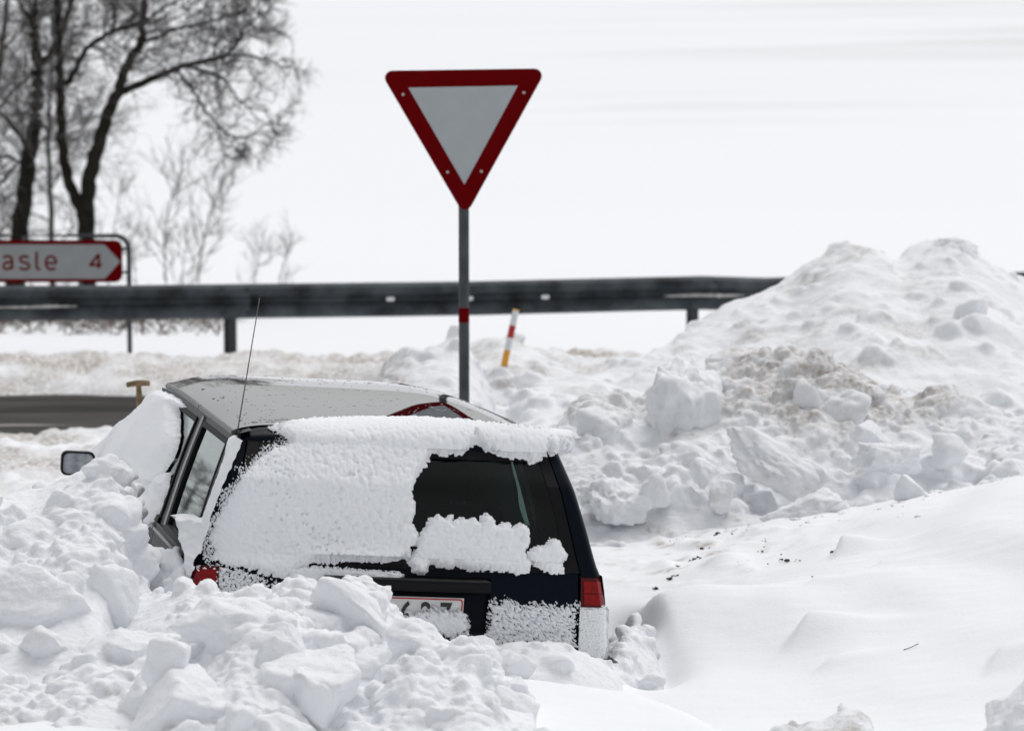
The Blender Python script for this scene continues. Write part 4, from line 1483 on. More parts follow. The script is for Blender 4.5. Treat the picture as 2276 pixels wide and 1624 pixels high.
def speckle(poly, cover, T, seed, fx=120.0, fy=120.0, skew=0.0, grad=None, w=10.0):
    def f(q, P_, u, v):
        sd = in_poly_sd(q, poly)
        nz = np.stack([(u + skew * v * .58) * fx, v * .58 * fy, 0 * u], 1)
        sd = sd + 9 * noise(np.stack([u * 22, v * 11, 0 * u], 1), seed + 5) + 5 * noise(np.stack([u * 60, v * 30, 0 * u], 1), seed + 6)
        n = fbm(nz, 3, seed, .6)
        c = cover if grad is None else cover + grad(q)
        val = n + c + np.clip(sd / w, -1.5, 0) * .7 - .5 * smooth(12, 0, sd)
        t = np.where(sd < -6, -1, np.where(val > 0, T * np.sqrt(np.clip(val, 0, 1)) + .001, -1))
        return t, np.zeros((len(u), 3))
    return f


def low_surf(U, Vv):
    z = .42 + Vv * .44
    x = U
    w = Wd(z)
    over = np.clip(np.abs(x) - (w - .04), 0, .04) / .04
    y = Yrx(np.clip(x, -w, w), z) + .06 * (1 - np.sqrt(np.clip(1 - over ** 2, 0, 1)))
    y = np.where((x > -.31) & (x < .345) & (z > .592) & (z < .745), np.where((x < .24), -.021, .012), y)
    return np.stack([x, y - .003, z], -1)


POLY12 = [(600, 944), (640, 934), (668, 985), (600, 1018), (560, 1060), (512, 1130), (490, 1200), (500, 1250), (446, 1246), (444, 1205), (470, 1140), (500, 1080), (545, 1022), (590, 985), (632, 972)]
crust('frost_patch', rear_surf, L(-.77, -.36, 260), L(.1, 1.6, 300), speckle(POLY12, -.06, .006, 131, 150, 110, .3, None, 22), 'thin ragged frost fringing the left edge of the rear window snow', 'frost patch')
LV = L(0, 1, 190)
POLY4 = zc(3.556, 900, 1380, [(1066, 310), (1110, 292), (1150, 330), (1180, 278), (1240, 290), (1262, 328), (1400, 332), (1560, 345), (1650, 360), (1790, 340), (1786, 800), (1030, 800), (1030, 480), (1050, 400)])
POLY5 = zc(3.556, 900, 1380, [(1804, 322), (1870, 338), (2052, 352), (2110, 500), (2140, 840), (1800, 820)])
POLY6 = zc(3.556, 900, 1380, [(330, 400), (480, 390), (600, 360), (720, 400), (790, 370), (830, 430), (866, 520), (850, 590), (760, 590), (690, 600), (640, 585), (560, 610), (500, 600), (400, 520)])
POLY7 = [(488, 1252), (540, 1262), (590, 1276), (640, 1290), (690, 1296), (730, 1330), (730, 1400), (480, 1400), (440, 1330), (442, 1262)]
POLY8 = [(640, 1262), (700, 1258), (760, 1262), (820, 1266), (880, 1270), (897, 1276), (895, 1292), (876, 1306), (862, 1298), (845, 1310), (800, 1310), (700, 1310), (640, 1300)]
crust('frost_patch', low_surf, L(.28, .705, 260), LV, speckle(POLY4, .40, .012, 61, 95, 60, .5), 'speckled frozen snow on the tailgate below the right tail light', 'frost patch')
crust('frost_patch', low_surf, L(.703, .84, 90), LV, speckle(POLY5, .62, .006, 71, 150, 150), 'fine grey rime on the rear corner panel under the right lamp', 'frost patch')
crust('frost_patch', low_surf, L(-.26, .30, 300), LV, speckle(POLY6, .30, .015, 81, 75, 32, .55, lambda q: .6 * smooth(1338, 1385, q[:, 1])), 'streaky wet snow sticking across the number plate', 'frost patch')
crust('frost_patch', low_surf, L(-.79, -.30, 260), LV, speckle(POLY7, .10, .009, 91, 85, 85, 0, lambda q: .5 * smooth(520, 470, q[:, 0]) + .2 * np.sin(q[:, 0] * .05)), 'dark speckled frost on the tailgate beside the left tail light', 'frost patch')
def bump_surf(U, Vv):
    A = np.array([bump_pt(a, b) for a, b in zip(U.ravel(), Vv.ravel())]).reshape(U.shape + (3,))
    return A


crust('snow_crust', bump_surf, L(1.5, 3.0, 150), L(.20, .497, 50), lambda q, P_, u, v: (.020 + .008 * noise(np.stack([u * 14, v * 30, 0 * u], 1), 4) + .004 * noise(np.stack([u * 60, v * 110, 0 * u], 1), 6) + .012 * smooth(.40, .49, v), np.zeros((len(u), 3))), 'snow caked over the right end of the rear bumper', flip=False)
crust('snow_ledge', low_surf, L(-.50, .02, 240), LV, thick_slab([(x, y) for x, y in POLY8], .016, 95), 'narrow snow ledge under the rear window above the plate', 'snow patch')


# snow on the left side of the car
def side_surf(U, Vv):
    y, z = U, Vv
    return np.stack([-(Wd(z) + .002), y, z], -1)


POLY9 = [(360, 869), (376, 876), (394, 884), (404, 893), (412, 905), (398, 903), (397, 912), (400, 936), (399, 969), (394, 996), (387, 1016), (368, 1044), (352, 1064), (345, 1072), (362, 1060), (379, 1049), (376, 1082), (362, 1120), (347, 1152), (326, 1175), (300, 1190), (180, 1190), (195, 1020), (212, 1000), (266, 949), (306, 916), (340, 882)]


def thick9(q, P_, u, v):
    sd = in_poly_sd(q, POLY9)
    nz = np.stack([u, v, 0 * u], 1)
    sd = sd + 3 * noise(nz * np.array([6, 14, 1]), 15) + 1.5 * noise(nz * 60, 16)
    edge = np.sqrt(np.clip(sd / 12, 0, 1))
    fold = np.exp(-(((q[:, 0] - (300 + (q[:, 1] - 1020) * .55)) / 16) ** 2)) * smooth(1010, 1040, q[:, 1])
    t = edge * (.040 + .030 * np.clip(sd / 60, 0, 1) + .012 * noise(nz * 4, 17) + .0015 * noise(nz * 40, 18) - .022 * fold)
    return np.where(sd <= 0, -1, t), np.zeros((len(u), 3))


crust('snow_drift', side_surf, L(1.05, 3.75, 300), L(.70, 1.275, 140), thick9, 'smooth cushion of drifted snow covering the front side window', 'snow drift', flip=True)
POLY10 = [(512, 974), (524, 968), (540, 962), (547, 974), (540, 992), (526, 1024), (508, 1066), (492, 1106), (474, 1150), (462, 1172), (452, 1200), (446, 1216), (440, 1208), (446, 1160), (456, 1146), (472, 1100), (490, 1052), (504, 1012), (507, 990)]
crust('snow_strip', side_surf, L(.03, .42, 220), L(.80, 1.29, 240), lambda q, P_, u, v: (lambda sd: (np.where(sd <= 0, -1, np.sqrt(np.clip(sd / 10, 0, 1)) * (.022 + .004 * noise(np.stack([u * 30, v * 18, 0 * u], 1), 3))), np.zeros((len(u), 3))))(
    in_poly_sd(q, POLY10) + 2 * noise(np.stack([u * 60, v * 30, 0 * u], 1), 2)), 'thin strip of snow along the left rear roof pillar', flip=True)
POLY11 = [(393, 1152), (398, 1145), (410, 1142), (428, 1143), (447, 1152), (462, 1150), (463, 1166), (452, 1196), (446, 1226), (440, 1246), (430, 1262), (420, 1285), (412, 1310), (385, 1320), (400, 1282), (420, 1252), (422, 1220), (416, 1196), (414, 1172), (401, 1164)]
crust('snow_lump', side_surf, L(.03, .75, 200), L(.60, 1.02, 190), lambda q, P_, u, v: (lambda sd: (np.where(sd <= 0, -1, np.sqrt(np.clip(sd / 14, 0, 1)) * (.030 + .05 * np.clip(sd / 22, 0, 1) + .012 * noise(np.stack([u * 9, v * 9, 0 * u], 1), 3)) + .001), np.zeros((len(u), 3))))(
    in_poly_sd(q, POLY11) + 1.5 * noise(np.stack([u * 40, v * 40, 0 * u], 1), 2)), 'column of wind packed snow clinging above the left tail light', flip=True)


def wind_surf(U, Vv):
    z = Vv
    return np.stack([U * (Wd(z) - .012), Ya(z) - .005 + .05 * (1 - U * U), z], -1)


crust('snow_cover', wind_surf, L(-1, 1, 60), L(.83, 1.245, 40), lambda q, P_, u, v: (.03 + .012 * noise(np.stack([u * 6, v * 9, 0 * u], 1), 4), np.zeros((len(u), 3))), 'snow blanket lying over the hidden windscreen', 'snow cover')


def side_right(U, Vv):
    return np.stack([Wd(Vv) + .002, U, Vv], -1)


crust('snow_cover', side_right, L(1.2, 3.4, 60), L(.80, 1.24, 40), lambda q, P_, u, v: (np.where(u < Ya(v) - .02, .03 + .012 * noise(np.stack([u * 6, v * 9, 0 * u], 1), 4), -1), np.zeros((len(u), 3))), 'unseen snow added over the far front side window to darken the cabin', 'snow cover', flip=True)  # unseen cover, added to keep daylight out of the cabin
heap('snow_bank', [ridge([(318, 1290, 13.75), (335, 1252, 13.7), (355, 1226, 13.64), (375, 1218, 13.58), (395, 1222, 13.5), (410, 1246, 13.42), (420, 1285, 13.36)], .55, .22, .5, 1.6, 1.5)], (-1.6, -1.1), (12.8, 13.95), .02, .45,
     [(10, .03, .06, .9), (50, .015, .03, 1)], .009, 33, 'small snow heap against the rear door of the car', relax_it=3, rough=.006)

# ================================================================== SIGNS, RAIL, STICK, SHOVEL
SY = 20.6


def S_(px, py, y=SY):
    q = at_depth(px, py, y)
    return q[0], q[2]


base = at_depth(1031, 905, SY)
sign = empty('yield_sign', 'red and white triangular yield sign on a grey pole behind the car', 'road sign', (base[0], SY, 0))
sx = base[0]


def rounded(poly, r, n=7):
    poly = np.asarray(poly, float)
    out = []
    m = len(poly)
    for i in range(m):
        p, a, b = poly[i], poly[i - 1], poly[(i + 1) % m]
        u, v = (a - p) / np.linalg.norm(a - p), (b - p) / np.linalg.norm(b - p)
        half = math.acos(np.clip(u @ v, -1, 1)) / 2
        t = r / math.tan(half)
        c = p + (u + v) / np.linalg.norm(u + v) * (r / math.sin(half))
        p0, p1 = p + u * t, p + v * t
        a0, a1 = math.atan2(*(p0 - c)[::-1]), math.atan2(*(p1 - c)[::-1])
        da = (a1 - a0 + PI) % (2 * PI) - PI
        for k in range(n):
            a_ = a0 + da * k / (n - 1)
            out.append((c[0] + r * math.cos(a_), c[1] + r * math.sin(a_)))
    return out


tri_out = [S_(844, 157.7), S_(1216, 152.3), S_(1034, 482)]
tri_in = [S_(908, 195), S_(1151, 190.5), S_(1032.5, 410)]
local = lambda P_: [(p[0] - sx, p[1]) for p in P_]
panel = rounded(local(tri_out), .043)
MB().prism(panel, -.040, -.036).build('sign_plate', M['sign_red'], sign)
sp_ = bpy.data.objects['sign_plate']
MB().prism(rounded(local(tri_in), .002, 3), -.0425, -.039).build('white_field', M['sign_white'], sp_)
MB().prism([(p[0] * .995 - .0, p[1]) for p in panel], -.036, -.030).build('backing', M['galv'], sp_)
for px, py in ((896.5, 210), (1164.5, 206), (995, 382), (1070, 380.5)):
    x, z = S_(px, py)
    m_ = MB().tube([(x - sx, -.036, z), (x - sx, -.046, z)], .0085, 10)
    m_.build('bolt', M['bolt'], sp_)
pt = S_(1031, 175)[1]
auto_smooth(MB().tube([(.003, 0, -.1), (0, 0, pt)], .0305, 20).build('pole', M['galv'], sign), 50)
zb0, zb1 = S_(1031, 716)[1], S_(1031, 684)[1]
auto_smooth(MB().tube([(0.001, 0, zb0), (0.001, 0, zb1)], .0318, 20).build('red_band', M['sign_red'], sign), 50)
for z in (S_(1031, 205)[1], S_(1031, 381)[1]):
    MB().box((-.15 if z > 2.4 else -.10, -.031, z - .018), (.15 if z > 2.4 else .10, -.026, z + .018)).build('clamp', M['galv'], sign)

# direction sign beyond the rail
DY = 34.0
d0 = at_depth(281, 620, DY)
ds = empty('direction_sign', 'white arrow direction sign with red lettering behind the guardrail', 'road sign', (d0[0], DY, 0))
D_ = lambda px, py: (at_depth(px, py, DY)[0] - d0[0], at_depth(px, py, DY)[2])
xr_, zt = D_(272.5, 533)
_, zb_ = D_(272, 627)
xl = xr_ - 1.75
MB().prism(rounded([(xl, zb_), (xr_, zb_), (xr_, zt), (xl, zt)], .075), -.03, -.024).build('sign_plate', M['sign_red'], ds)
dp = bpy.data.objects['sign_plate.001']
zi0, zi1 = D_(0, 619)[1], D_(0, 543)[1]
xa, xtip = D_(233, 580)[0], D_(268, 580)[0]
MB().prism([(xl + .05, zi0), (xa, zi0), (xtip, (zi0 + zi1) / 2), (xa, zi1), (xl + .05, zi1)], -.0325, -.029).build('white_field', M['dull_white'], dp)
STROKES = {'a': [[(52, 566), (90, 543), (135, 538), (175, 552), (190, 590), (193, 660), (198, 735)], [(190, 628), (130, 630), (80, 650), (62, 690), (80, 728), (120, 735), (160, 722), (190, 690)]],
           's': [[(450, 560), (410, 540), (360, 540), (322, 562), (322, 600), (360, 628), (420, 645), (455, 675), (450, 715), (410, 738), (350, 735), (308, 716)]],
           'l': [[(572, 465), (572, 680), (582, 722), (608, 738), (632, 736)]],
           'e': [[(722, 642), (866, 642), (860, 590), (830, 552), (786, 540), (745, 556), (720, 600), (716, 655), (732, 705), (772, 736), (820, 738), (862, 720)]],
           '4': [[(1528, 508), (1394, 676)], [(1384, 676), (1578, 670)], [(1534, 504), (1528, 730)]]}
for ch, lines in STROKES.items():
    e_ = MB()
    for ln in lines:
        q_ = [D_(x / 6.322 * .9104, (540 + y / 6.322) * .9104) for x, y in ln]
        P_ = np.array([(x, -.0335, z) for x, z in q_])
        if len(P_) > 3:
            P_ = spline(P_, 4 * len(P_))
        e_.tube(P_, .0125, 8)
    for V in e_.V:
        V[:, 1] = -.0335 + (V[:, 1] + .0335) * .12
    e_.build('letter', M['sign_red'], dp)
xp = D_(281, 0)[0]
ztop = D_(0, 524)[1]
arc = [(xp - .13 + .13 * math.sin(a), 0, ztop - .13 + .13 * math.cos(a)) for a in np.linspace(0, PI / 2, 8)]
fr = MB().tube([(xl - .10, 0, -.4), (xl - .10, 0, ztop - .13)] + [(xl - .10 + .13 - .13 * math.cos(a), 0, ztop - .13 + .13 * math.sin(a)) for a in np.linspace(.2, PI / 2, 6)] + arc + [(xp, 0, ztop - .3), (xp, 0, -.45)], .0235, 10)
auto_smooth(fr.build('frame', M['frame'], ds), 60)
for px in (46, 172):
    for z0, z1 in ((zt - .012, ztop), (zb_ - .05, zb_ + .012)):
        x = D_(px, 0)[0]
        MB().box((x - .012, -.036, z0), (x + .012, .02, z1)).build('bracket', M['frame'], ds)
for py in (552, 605):
    x, z = D_(273, py)
    MB().box((x - .01, -.036, z - .012), (x + .04, .01, z + .012)).build('bracket', M['frame'], ds)

# guardrail
RY = lambda px: 32.4 + px / 1700 * 1.16
RP = [(-1800, 648), (-500, 642), (0, 635), (260, 634), (520, 631), (800, 628), (1050, 625), (1300, 619), (1560, 613), (1700, 617), (2276, 604), (2700, 598), (3600, 590)]
RW = np.array([at_depth(px, py, RY(px)) for px, py in RP])
gr = empty('guardrail', 'grey steel guardrail running along the far side of the road', 'guardrail', (0, 33, 0))
PROF = [(.0, 0), (-.02, -.004), (-.075, -.035), (-.085, -.055), (-.080, -.085), (-.02, -.130), (0, -.145), (0, -.175), (-.02, -.190), (-.080, -.235), (-.085, -.265), (-.075, -.285), (-.02, -.316), (0, -.320)]


def rail_at(px):
    return np.array([np.interp(px, [p[0] for p in RP], RW[:, k]) for k in range(3)])


joints = [-1800, -500, 493, 1530, 2600, 3600]
for ji, (a, b) in enumerate(zip(joints, joints[1:])):
    us = np.linspace(a, b + 62, 40)
    A = []
    for u in us:
        c = rail_at(u)
        lift = -.012 if u > b - 5 else .004 * math.sin(u * .031 + ji)
        A.append([(c[0], c[1] - 33 + py_ + lift, c[2] + pz) for py_, pz in PROF])
    mb = MB().grid(np.array(A))
    mb = auto_smooth(mb.build('rail_beam', M['rail2' if ji % 2 else 'rail'], gr), 50)
    if -600 < b < 2400:
        for px in (b + 3, b + 58):
            for dz in (-.045, -.265):
                c = rail_at(px)
                MB().tube([(c[0], c[1] - 33 - .075, c[2] + dz), (c[0], c[1] - 33 - .10, c[2] + dz)], .019, 8).build('bolt', M['darkbolt'], mb)
for px in (-500, 510, 1540, 2570):
    c = rail_at(px)
    po = MB()
    x, y = c[0], c[1] - 33 + .03
    po.box((x - .008, y - .02, -.6), (x + .055, y + .10, c[2] - .05))
    po.box((x - .057, y + .01, -.6), (x - .010, y + .016, c[2] - .06))
    po.box((x - .057, y - .02, -.6), (x - .050, y + .05, c[2] - .06))
    po.build('post', M['frame'], gr)
for px, py in ((868, 664.5), (1043, 663), (1212, 660)):
    q = at_depth(px, py, RY(px) - .03)
    rr = rounded([(q[0] - .038, q[2] - .019), (q[0] + .038, q[2] - .019), (q[0] + .038, q[2] + .019), (q[0] - .038, q[2] + .019)], .016, 4)
    MB().prism(rr, q[1] - 33 - .012, q[1] - 33 + .03).build('reflector', M['reflector'], gr)


def lodged(pts_, r, label, seed):
    rng = np.random.default_rng(seed)
    mb = MB()
    P_ = np.array([at_depth(px, py, RY(px) - .02) for px, py in pts_])
    t = np.linspace(0, 1, 26)
    P_ = np.stack([np.interp(t, np.linspace(0, 1, len(P_)), P_[:, k]) for k in range(3)], 1)
    rad = r * np.sin(np.pi * np.clip(t, .02, .98)) ** .5 * rng.uniform(.7, 1.2, 26)
    mb.tube(P_, rad, 9)
    o = mb.build('snow_strip', M['snow'], None, True)
    at_ = o.data.attributes.new('dirt_shade', 'FLOAT', 'POINT')
    at_.data.foreach_set('value', np.full(len(o.data.vertices), .5, np.float32))
    tag(o, label, 'snow strip')


lodged([(-40, 684), (60, 684), (120, 682), (172, 681)], .022, 'thin snow lodged in the guardrail groove at its left end', 3)
lodged([(1478, 658), (1540, 657), (1600, 657), (1655, 656)], .020, 'dirty snow lodged in the guardrail groove near the highest heap', 4)

# striped snow stick
b0, t0 = at_depth(1110, 862, 25.0), at_depth(1147, 688, 25.0)
st = empty('snow_stick', 'leaning white, red and yellow marker stick in the snow', 'marker stick', b0)
ax = t0 - b0
for name, f0, f1, mt in (('yellow_base', -.3, .485, 'stick_yellow'), ('white_band', .485, .645, 'stick_white'), ('red_band', .645, .80, 'stick_red'), ('white_top', .80, .985, 'stick_white'), ('yellow_cap', .985, 1.0, 'stick_yellow')):
    auto_smooth(MB().tube([ax * f0, ax * f1], .0235, 14).build(name, M[mt], st), 50)

# shovel standing beyond the bonnet
h0 = at_depth(309, 853, 18.3)
sh = empty('shovel', 'wooden T handled shovel stuck in the snow beyond the car', 'shovel', (h0[0], 18.3, h0[2]))
t = np.linspace(-1, 1, 9)
auto_smooth(MB().tube(np.stack([t * .060 - .004, 0 * t, .004 + .004 * t - .006 * t * t], 1), .0165 - .003 * t * t, 10).build('grip', M['wood'], sh), 60)
auto_smooth(MB().tube([(-.003, 0, 0), (0, 0, -.06), (.012, 0, -.3), (.03, 0, -.85)], [.013, .0165, .018, .019], 10).build('shaft', M['wood'], sh), 60)
MB().slab(pts(lambda u, v: (.03 + u * (.12 - .02 * v), .03 * (1 - u * u) - .02, -.80 - .36 * v), L(-1, 1, 7), L(0, 1, 5)), np.array([0, .003, 0])).build('blade', M['steel'], sh)


# ================================================================== TREES
class Twigs:
    def __init__(self):
        self.paths = {}

    def add(self, P_, r, n):
        self.paths.setdefault((len(P_), n), []).append((P_, r))

    def build(self, name, mat, parent):
        V, Fc, cnt = [], [], 0
        for (k, n), lst in self.paths.items():
            P_ = np.array([p for p, _ in lst])
            r = np.array([q for _, q in lst])
            d = np.gradient(P_, axis=1)
            d /= np.linalg.norm(d, axis=2)[..., None] + 1e-12
            ref = np.where(np.abs(d[:, :1, 2:3]) < .9, np.array([0, 0, 1.]), np.array([1., 0, 0]))
            a = np.cross(d, np.broadcast_to(ref, d.shape))
            a /= np.linalg.norm(a, axis=2)[..., None] + 1e-12
            b = np.cross(d, a)
            th = np.arange(n) * 2 * PI / n
            R3 = P_[:, :, None] + r[:, :, None, None] * (np.cos(th)[:, None] * a[:, :, None] + np.sin(th)[:, None] * b[:, :, None])
            N_ = len(lst)
            idx = np.arange(N_ * k * n).reshape(N_, k, n)
            nx = np.roll(idx, -1, axis=2)
            Q = np.stack([idx[:, :-1], nx[:, :-1], nx[:, 1:], idx[:, 1:]], -1).reshape(-1, 4)
            V.append(R3.reshape(-1, 3))
            Fc.append(Q + cnt)
            cnt += N_ * k * n
        return mesh_obj(name, np.concatenate(V), np.concatenate(Fc), mat, parent)


def grow(tw, rng, p, d, length, r, level, maxlevel, up=.25, droop=0.0, kids=(5, 8)):
    k = 6
    P_ = [p]
    d = d / np.linalg.norm(d)
    for i in range(k - 1):
        d = d + rng.normal(size=3) * .20 + np.array([0, 0, up * .14 - droop * .12])
        d /= np.linalg.norm(d)
        P_.append(P_[-1] + d * length / (k - 1))
    P_ = np.array(P_)
    tw.add(P_, r * np.linspace(1, .45, k), 3 if level >= 2 else 4)
    if level >= maxlevel:
        return
    n = rng.integers(*kids)
    for _ in range(n):
        t = rng.uniform(.2, 1.0)
        i = min(int(t * (k - 1)), k - 2)
        f = t * (k - 1) - i
        q = P_[i] * (1 - f) + P_[i + 1] * f
        ax_ = P_[i + 1] - P_[i]
        ax_ /= np.linalg.norm(ax_)
        s = rng.normal(size=3)
        s -= ax_ * (s @ ax_)
        s /= np.linalg.norm(s)
        nd = ax_ * rng.uniform(.5, 1.0) + s * rng.uniform(.5, 1.0)
        grow(tw, rng, q, nd, length * rng.uniform(.42, .68), r * .62, level + 1, maxlevel, up, droop, kids)


def pxl(P_, y, jit, rng):
    return np.array([at_depth(px, py, y + rng.normal() * jit) for px, py in P_])


def bare_tree(label, y, limbs, twig_spec, seed, base_px, group=None, name='bare_tree', bark='bark', twig='twig', lv=1):
    """limbs: [(pixel path, r0, r1)]; twig_spec: [(limb, from, count, length, radius, up, droop, bias)]."""
    rng = np.random.default_rng(seed)
    bx = at_depth(*base_px, y)
    bz = float(ground_z(np.array([bx[0]]), np.array([y]))[0])
    root = empty(name, label, 'tree', (bx[0], y, bz), group=group)
    off = np.array([bx[0], y, bz])
    tw, paths = Twigs(), []
    big = Twigs()
    for i, (path, r0, r1) in enumerate(limbs):
        P_ = np.array([at_depth(px, py, y) for px, py in path])
        P_[:, 1] += np.linspace(0, rng.normal() * .5, len(P_)) if i else 0
        if i == 0:
            P_ = np.concatenate([[[P_[0, 0], y, bz - .2]], P_])
        n = max(10, 4 * len(P_))
        S = spline(P_, n)
        S[:, 0] += .012 * np.sin(np.arange(n) * 1.7 + i)
        big.add(S - off, np.linspace(r0, r1, n) * (1 + .06 * np.sin(np.arange(n) * 2.3)), 9)
        paths.append(S)
    big.build('trunk', M[bark], root)
    for li, f0, count, ln, r, up, droop, bias in twig_spec:
        S = paths[li]
        for _ in range(count):
            t = rng.uniform(f0, 1.0)
            i = min(int(t * (len(S) - 1)), len(S) - 2)
            ax_ = S[i + 1] - S[i]
            ax_ /= np.linalg.norm(ax_)
            s = rng.normal(size=3) + np.array([bias, 0, .1])
            s -= ax_ * (s @ ax_)
            s /= np.linalg.norm(s)
            grow(tw, rng, S[i] - off, ax_ * rng.uniform(.3, .9) + s, ln * rng.uniform(.6, 1.15), r, lv, 3, up, droop)
    tw.build('crown', M[twig], root)
    return root


TG = 'bare trees beyond the guardrail'
T1 = [([(22, 720), (36, 600), (44, 510), (56, 430), (64, 353), (76, 290), (82, 235), (84, 180), (82, 137), (77, 80), (76, 39), (80, 0), (86, -120)], .13, .045),
      ([(84, 148), (106, 122), (124, 82), (135, 34), (147, -20), (165, -150)], .045, .03),
      ([(66, 340), (40, 280), (10, 240), (-40, 220)], .03, .015),
      ([(78, 60), (50, 20), (20, -20), (-30, -60)], .03, .015),
      ([(62, 380), (30, 350), (-10, 345), (-60, 320)], .022, .010)]
treeA = bare_tree('thick dark leafless tree trunk furthest left behind the direction sign', 44.0, T1,
                  [(0, .35, 16, 1.1, .011, .3, 0, 0), (1, .2, 8, 1.0, .010, .3, 0, .3), (2, .1, 9, .9, .009, .2, .1, -.3), (3, .1, 9, .9, .009, .3, 0, -.3), (4, .1, 8, .8, .008, .1, .2, -.3)], 3, (40, 620), TG)
T2 = [([(196, 700), (194, 600), (193, 540), (192, 463), (198, 400), (212, 345), (228, 290), (243, 243), (263, 204), (271, 173), (290, 130), (314, 94), (316, 63), (322, 0), (330, -120)], .125, .03),
      ([(190, 500), (178, 463), (157, 416), (143, 361), (137, 306), (135, 235), (133, 177), (132, 130), (130, 78), (128, 0), (124, -100)], .075, .035),
      ([(262, 206), (283, 199), (334, 177), (373, 161), (412, 145), (471, 133), (502, 121), (526, 94), (540, 66), (560, 40)], .052, .014),
      ([(146, 190), (160, 170), (177, 137), (196, 106), (224, 86), (251, 71), (290, 58), (320, 48), (350, 30), (373, 14), (420, -10)], .040, .014),
      ([(314, 94), (350, 84), (390, 66), (420, 60), (460, 52), (500, 40), (560, 20)], .026, .010),
      ([(412, 146), (450, 158), (479, 165), (510, 188), (530, 220), (560, 240), (600, 245)], .022, .007),
      ([(392, 154), (420, 190), (440, 215), (455, 240), (487, 275), (510, 296), (540, 306), (575, 290), (600, 270)], .020, .006),
      ([(484, 272), (488, 300), (496, 335), (508, 350), (530, 352), (555, 342)], .011, .005),
      ([(502, 121), (540, 124), (570, 130), (600, 140), (630, 150), (648, 140)], .016, .006),
      ([(250, 72), (256, 40), (252, 0), (250, -60)], .020, .010),
      ([(526, 94), (522, 60), (530, 20), (540, -30)], .014, .007)]
treeB = bare_tree('forked leafless tree leaning right over the direction sign', 43.0, T2,
                  [(2, .3, 17, .8, .010, .3, .1, .2), (2, .75, 7, .55, .008, .3, .1, .3), (3, .2, 16, .9, .010, .35, 0, .3), (4, .1, 10, .7, .008, .3, 0, .2), (5, .1, 14, .55, .008, .1, .25, .1), (6, .25, 12, .5, .007, .1, .3, .1),
                   (7, .2, 6, .4, .006, 0, .4, .3), (8, .05, 10, .5, .008, .3, .1, .2), (0, .62, 11, .9, .010, .3, 0, .3), (1, .4, 12, .9, .009, .3, 0, -.1), (9, .1, 8, .8, .009, .3, 0, .1), (10, .1, 7, .6, .008, .35, 0, .2)], 7, (194, 620), TG)
T3 = [([(-60, 700), (-50, 520), (-30, 350), (-10, 200), (10, 60), (20, -100)], .10, .03), ([(-40, 450), (20, 380), (60, 330), (110, 300)], .03, .01), ([(-20, 260), (40, 200), (90, 170), (150, 150)], .03, .01),
      ([(0, 120), (50, 60), (120, 20), (180, -30)], .025, .01), ([(-45, 480), (0, 450), (30, 430), (60, 440)], .02, .008)]
bare_tree('grey leafless tree half outside the left edge of the picture', 56.0, T3,
          [(0, .25, 20, 1.4, .012, .25, .05, .4), (1, .1, 11, 1.2, .010, .2, .1, .2), (2, .1, 11, 1.2, .011, .25, 0, .2), (3, .1, 11, 1.2, .011, .3, 0, .2), (4, .1, 9, 1.0, .009, .1, .1, .2)], 13, (-55, 640), TG)
T4 = [([(118, 690), (116, 560), (112, 430), (108, 320), (112, 200), (118, 80), (124, -80)], .06, .02), ([(112, 420), (150, 360), (175, 300), (190, 250)], .02, .008), ([(110, 300), (70, 240), (40, 190), (20, 130)], .02, .008)]
bare_tree('slim leafless tree standing between the two thick trunks', 60.0, T4,
          [(0, .2, 20, 1.2, .011, .25, .05, 0), (1, .1, 9, 1.0, .009, .2, .1, 0), (2, .1, 16, 1.1, .009, .25, 0, 0)], 17, (117, 640), TG)

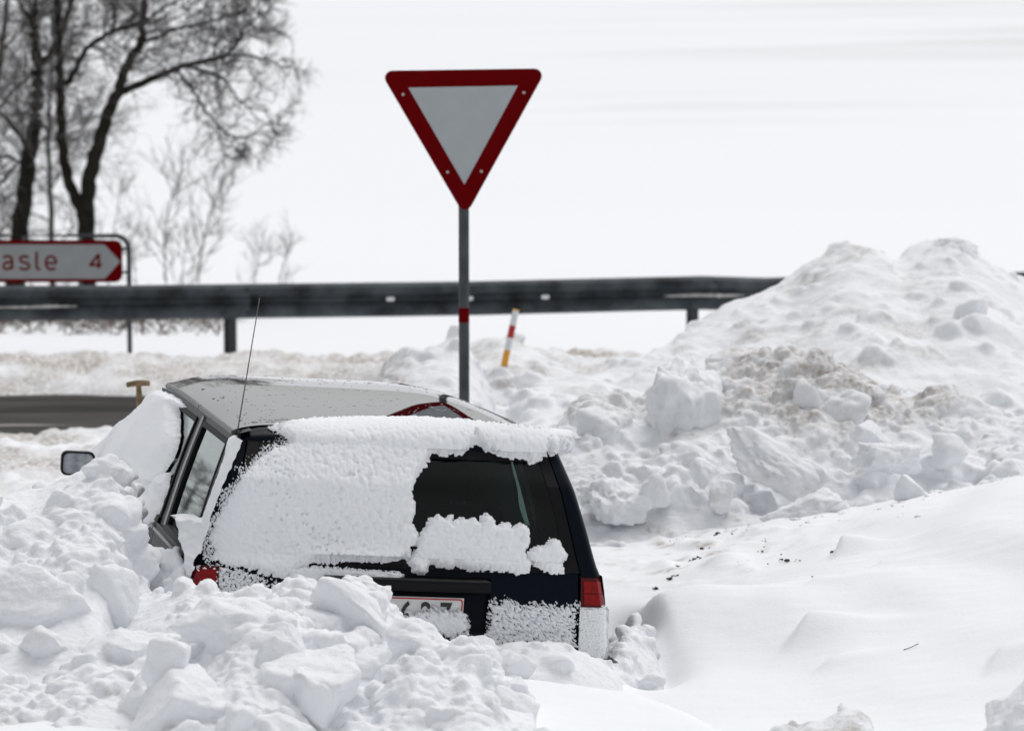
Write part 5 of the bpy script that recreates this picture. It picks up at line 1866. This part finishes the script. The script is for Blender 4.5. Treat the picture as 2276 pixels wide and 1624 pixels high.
SG = 'thin saplings rising behind the guardrail'
for i, (lab, y, main, cnt, ln) in enumerate([
        ('bent bare sapling left of the taller one behind the guardrail', 52, [(368, 690), (368, 625), (366, 560), (368, 500), (378, 450), (390, 410), (408, 376)], 12, .75),
        ('taller bare sapling right of the bent one behind the guardrail', 52, [(440, 690), (440, 625), (446, 570), (456, 520), (468, 470), (482, 430), (498, 385)], 14, .75),
        ('faint thin sapling just right of the direction sign', 54, [(240, 690), (246, 560), (256, 500), (264, 450), (268, 420)], 8, .6),
        ('wispy bush of bare shoots behind the rail, right of the saplings', 54, [(560, 690), (566, 625), (572, 590), (576, 560), (584, 535)], 7, .5),
        ('last faint bare shoot behind the rail on the right', 55, [(616, 690), (622, 625), (630, 590), (640, 560), (652, 538)], 6, .45),
        ('short bare shoots between the two saplings', 53, [(405, 690), (404, 625), (408, 590), (412, 560), (420, 530)], 7, .55),
        ('short bare shoots left of the bent sapling', 53, [(300, 690), (302, 625), (298, 590), (296, 560), (290, 520)], 6, .5)]):
    bare_tree(lab, y, [(main, .022 if i < 2 else .012, .006)], [(0, .3, cnt + 6, ln * .85, .008 if i < 2 else .006, 1.2, 0, .2)], 40 + i, (main[0][0], 640), SG, 'sapling', 'paletwig', 'paletwig', 2)

# a bare bush further along the verge (the side window of the car mirrors it)
_y = 41.0
_x = -1.32 - .435 * (_y - 13.9)


def P2(dx, z):
    # pixel place of a point dx metres beside the bush's foot, z high
    q = project(np.array([[_x + dx, _y, z]]))[0]
    return (q[0], q[1])


bare_tree('leafless round bush on the verge left of the picture', _y, [([P2(0, -.4), P2(.02, .1), P2(-.05, .7), P2(.02, 1.3), P2(0, 1.6)], .05, .012), ([P2(.02, 0), P2(.2, .5), P2(.32, 1.0), P2(.36, 1.3)], .035, .010),
                                              ([P2(0, 0), P2(-.22, .5), P2(-.34, .9), P2(-.40, 1.2)], .035, .010)], [(0, .2, 22, .6, .008, .3, 0, 0), (1, .2, 16, .5, .007, .3, 0, .2), (2, .2, 16, .5, .007, .3, 0, -.2)], 61, P2(0, -.2), None, 'bare_bush')

# dry brush under the rail
rng = np.random.default_rng(8)
tw = Twigs()
for _ in range(330):
    px = rng.uniform(-150, 300) if rng.random() < .75 else rng.uniform(300, 500)
    y = rng.uniform(37.5, 42)
    q = at_depth(px, 700, y)
    z = float(ground_z(np.array([q[0]]), np.array([y]))[0])
    grow(tw, rng, np.array([q[0], y, z]), np.array([rng.normal() * 1.3, rng.normal() * .5, .8]), .10 + .5 * rng.random() ** 2 * (1 if px < 300 else .6), .007, 2, 3, .2, .1, (2, 5))
o = tw.build('brush', M['brush'], None)
tag(o, 'tangle of dry brown brush under the rail', kind='stuff')
# a fallen twig on the snow
q = at_height(2025, 1440, .58)
gz = lambda x, y: float(ground_z(np.array([x]), np.array([y]))[0])
tg_ = MB().tube([(q[0] - .03, q[1] - .01, gz(q[0] - .03, q[1]) + .004), (q[0], q[1], gz(q[0], q[1]) + .008), (q[0] + .03, q[1] + .02, gz(q[0] + .03, q[1] + .02) + .012)], .0016, 5).build('fallen_twig', M['soil'])
tag(tg_, 'short dark twig lying on the smooth snow', 'twig')
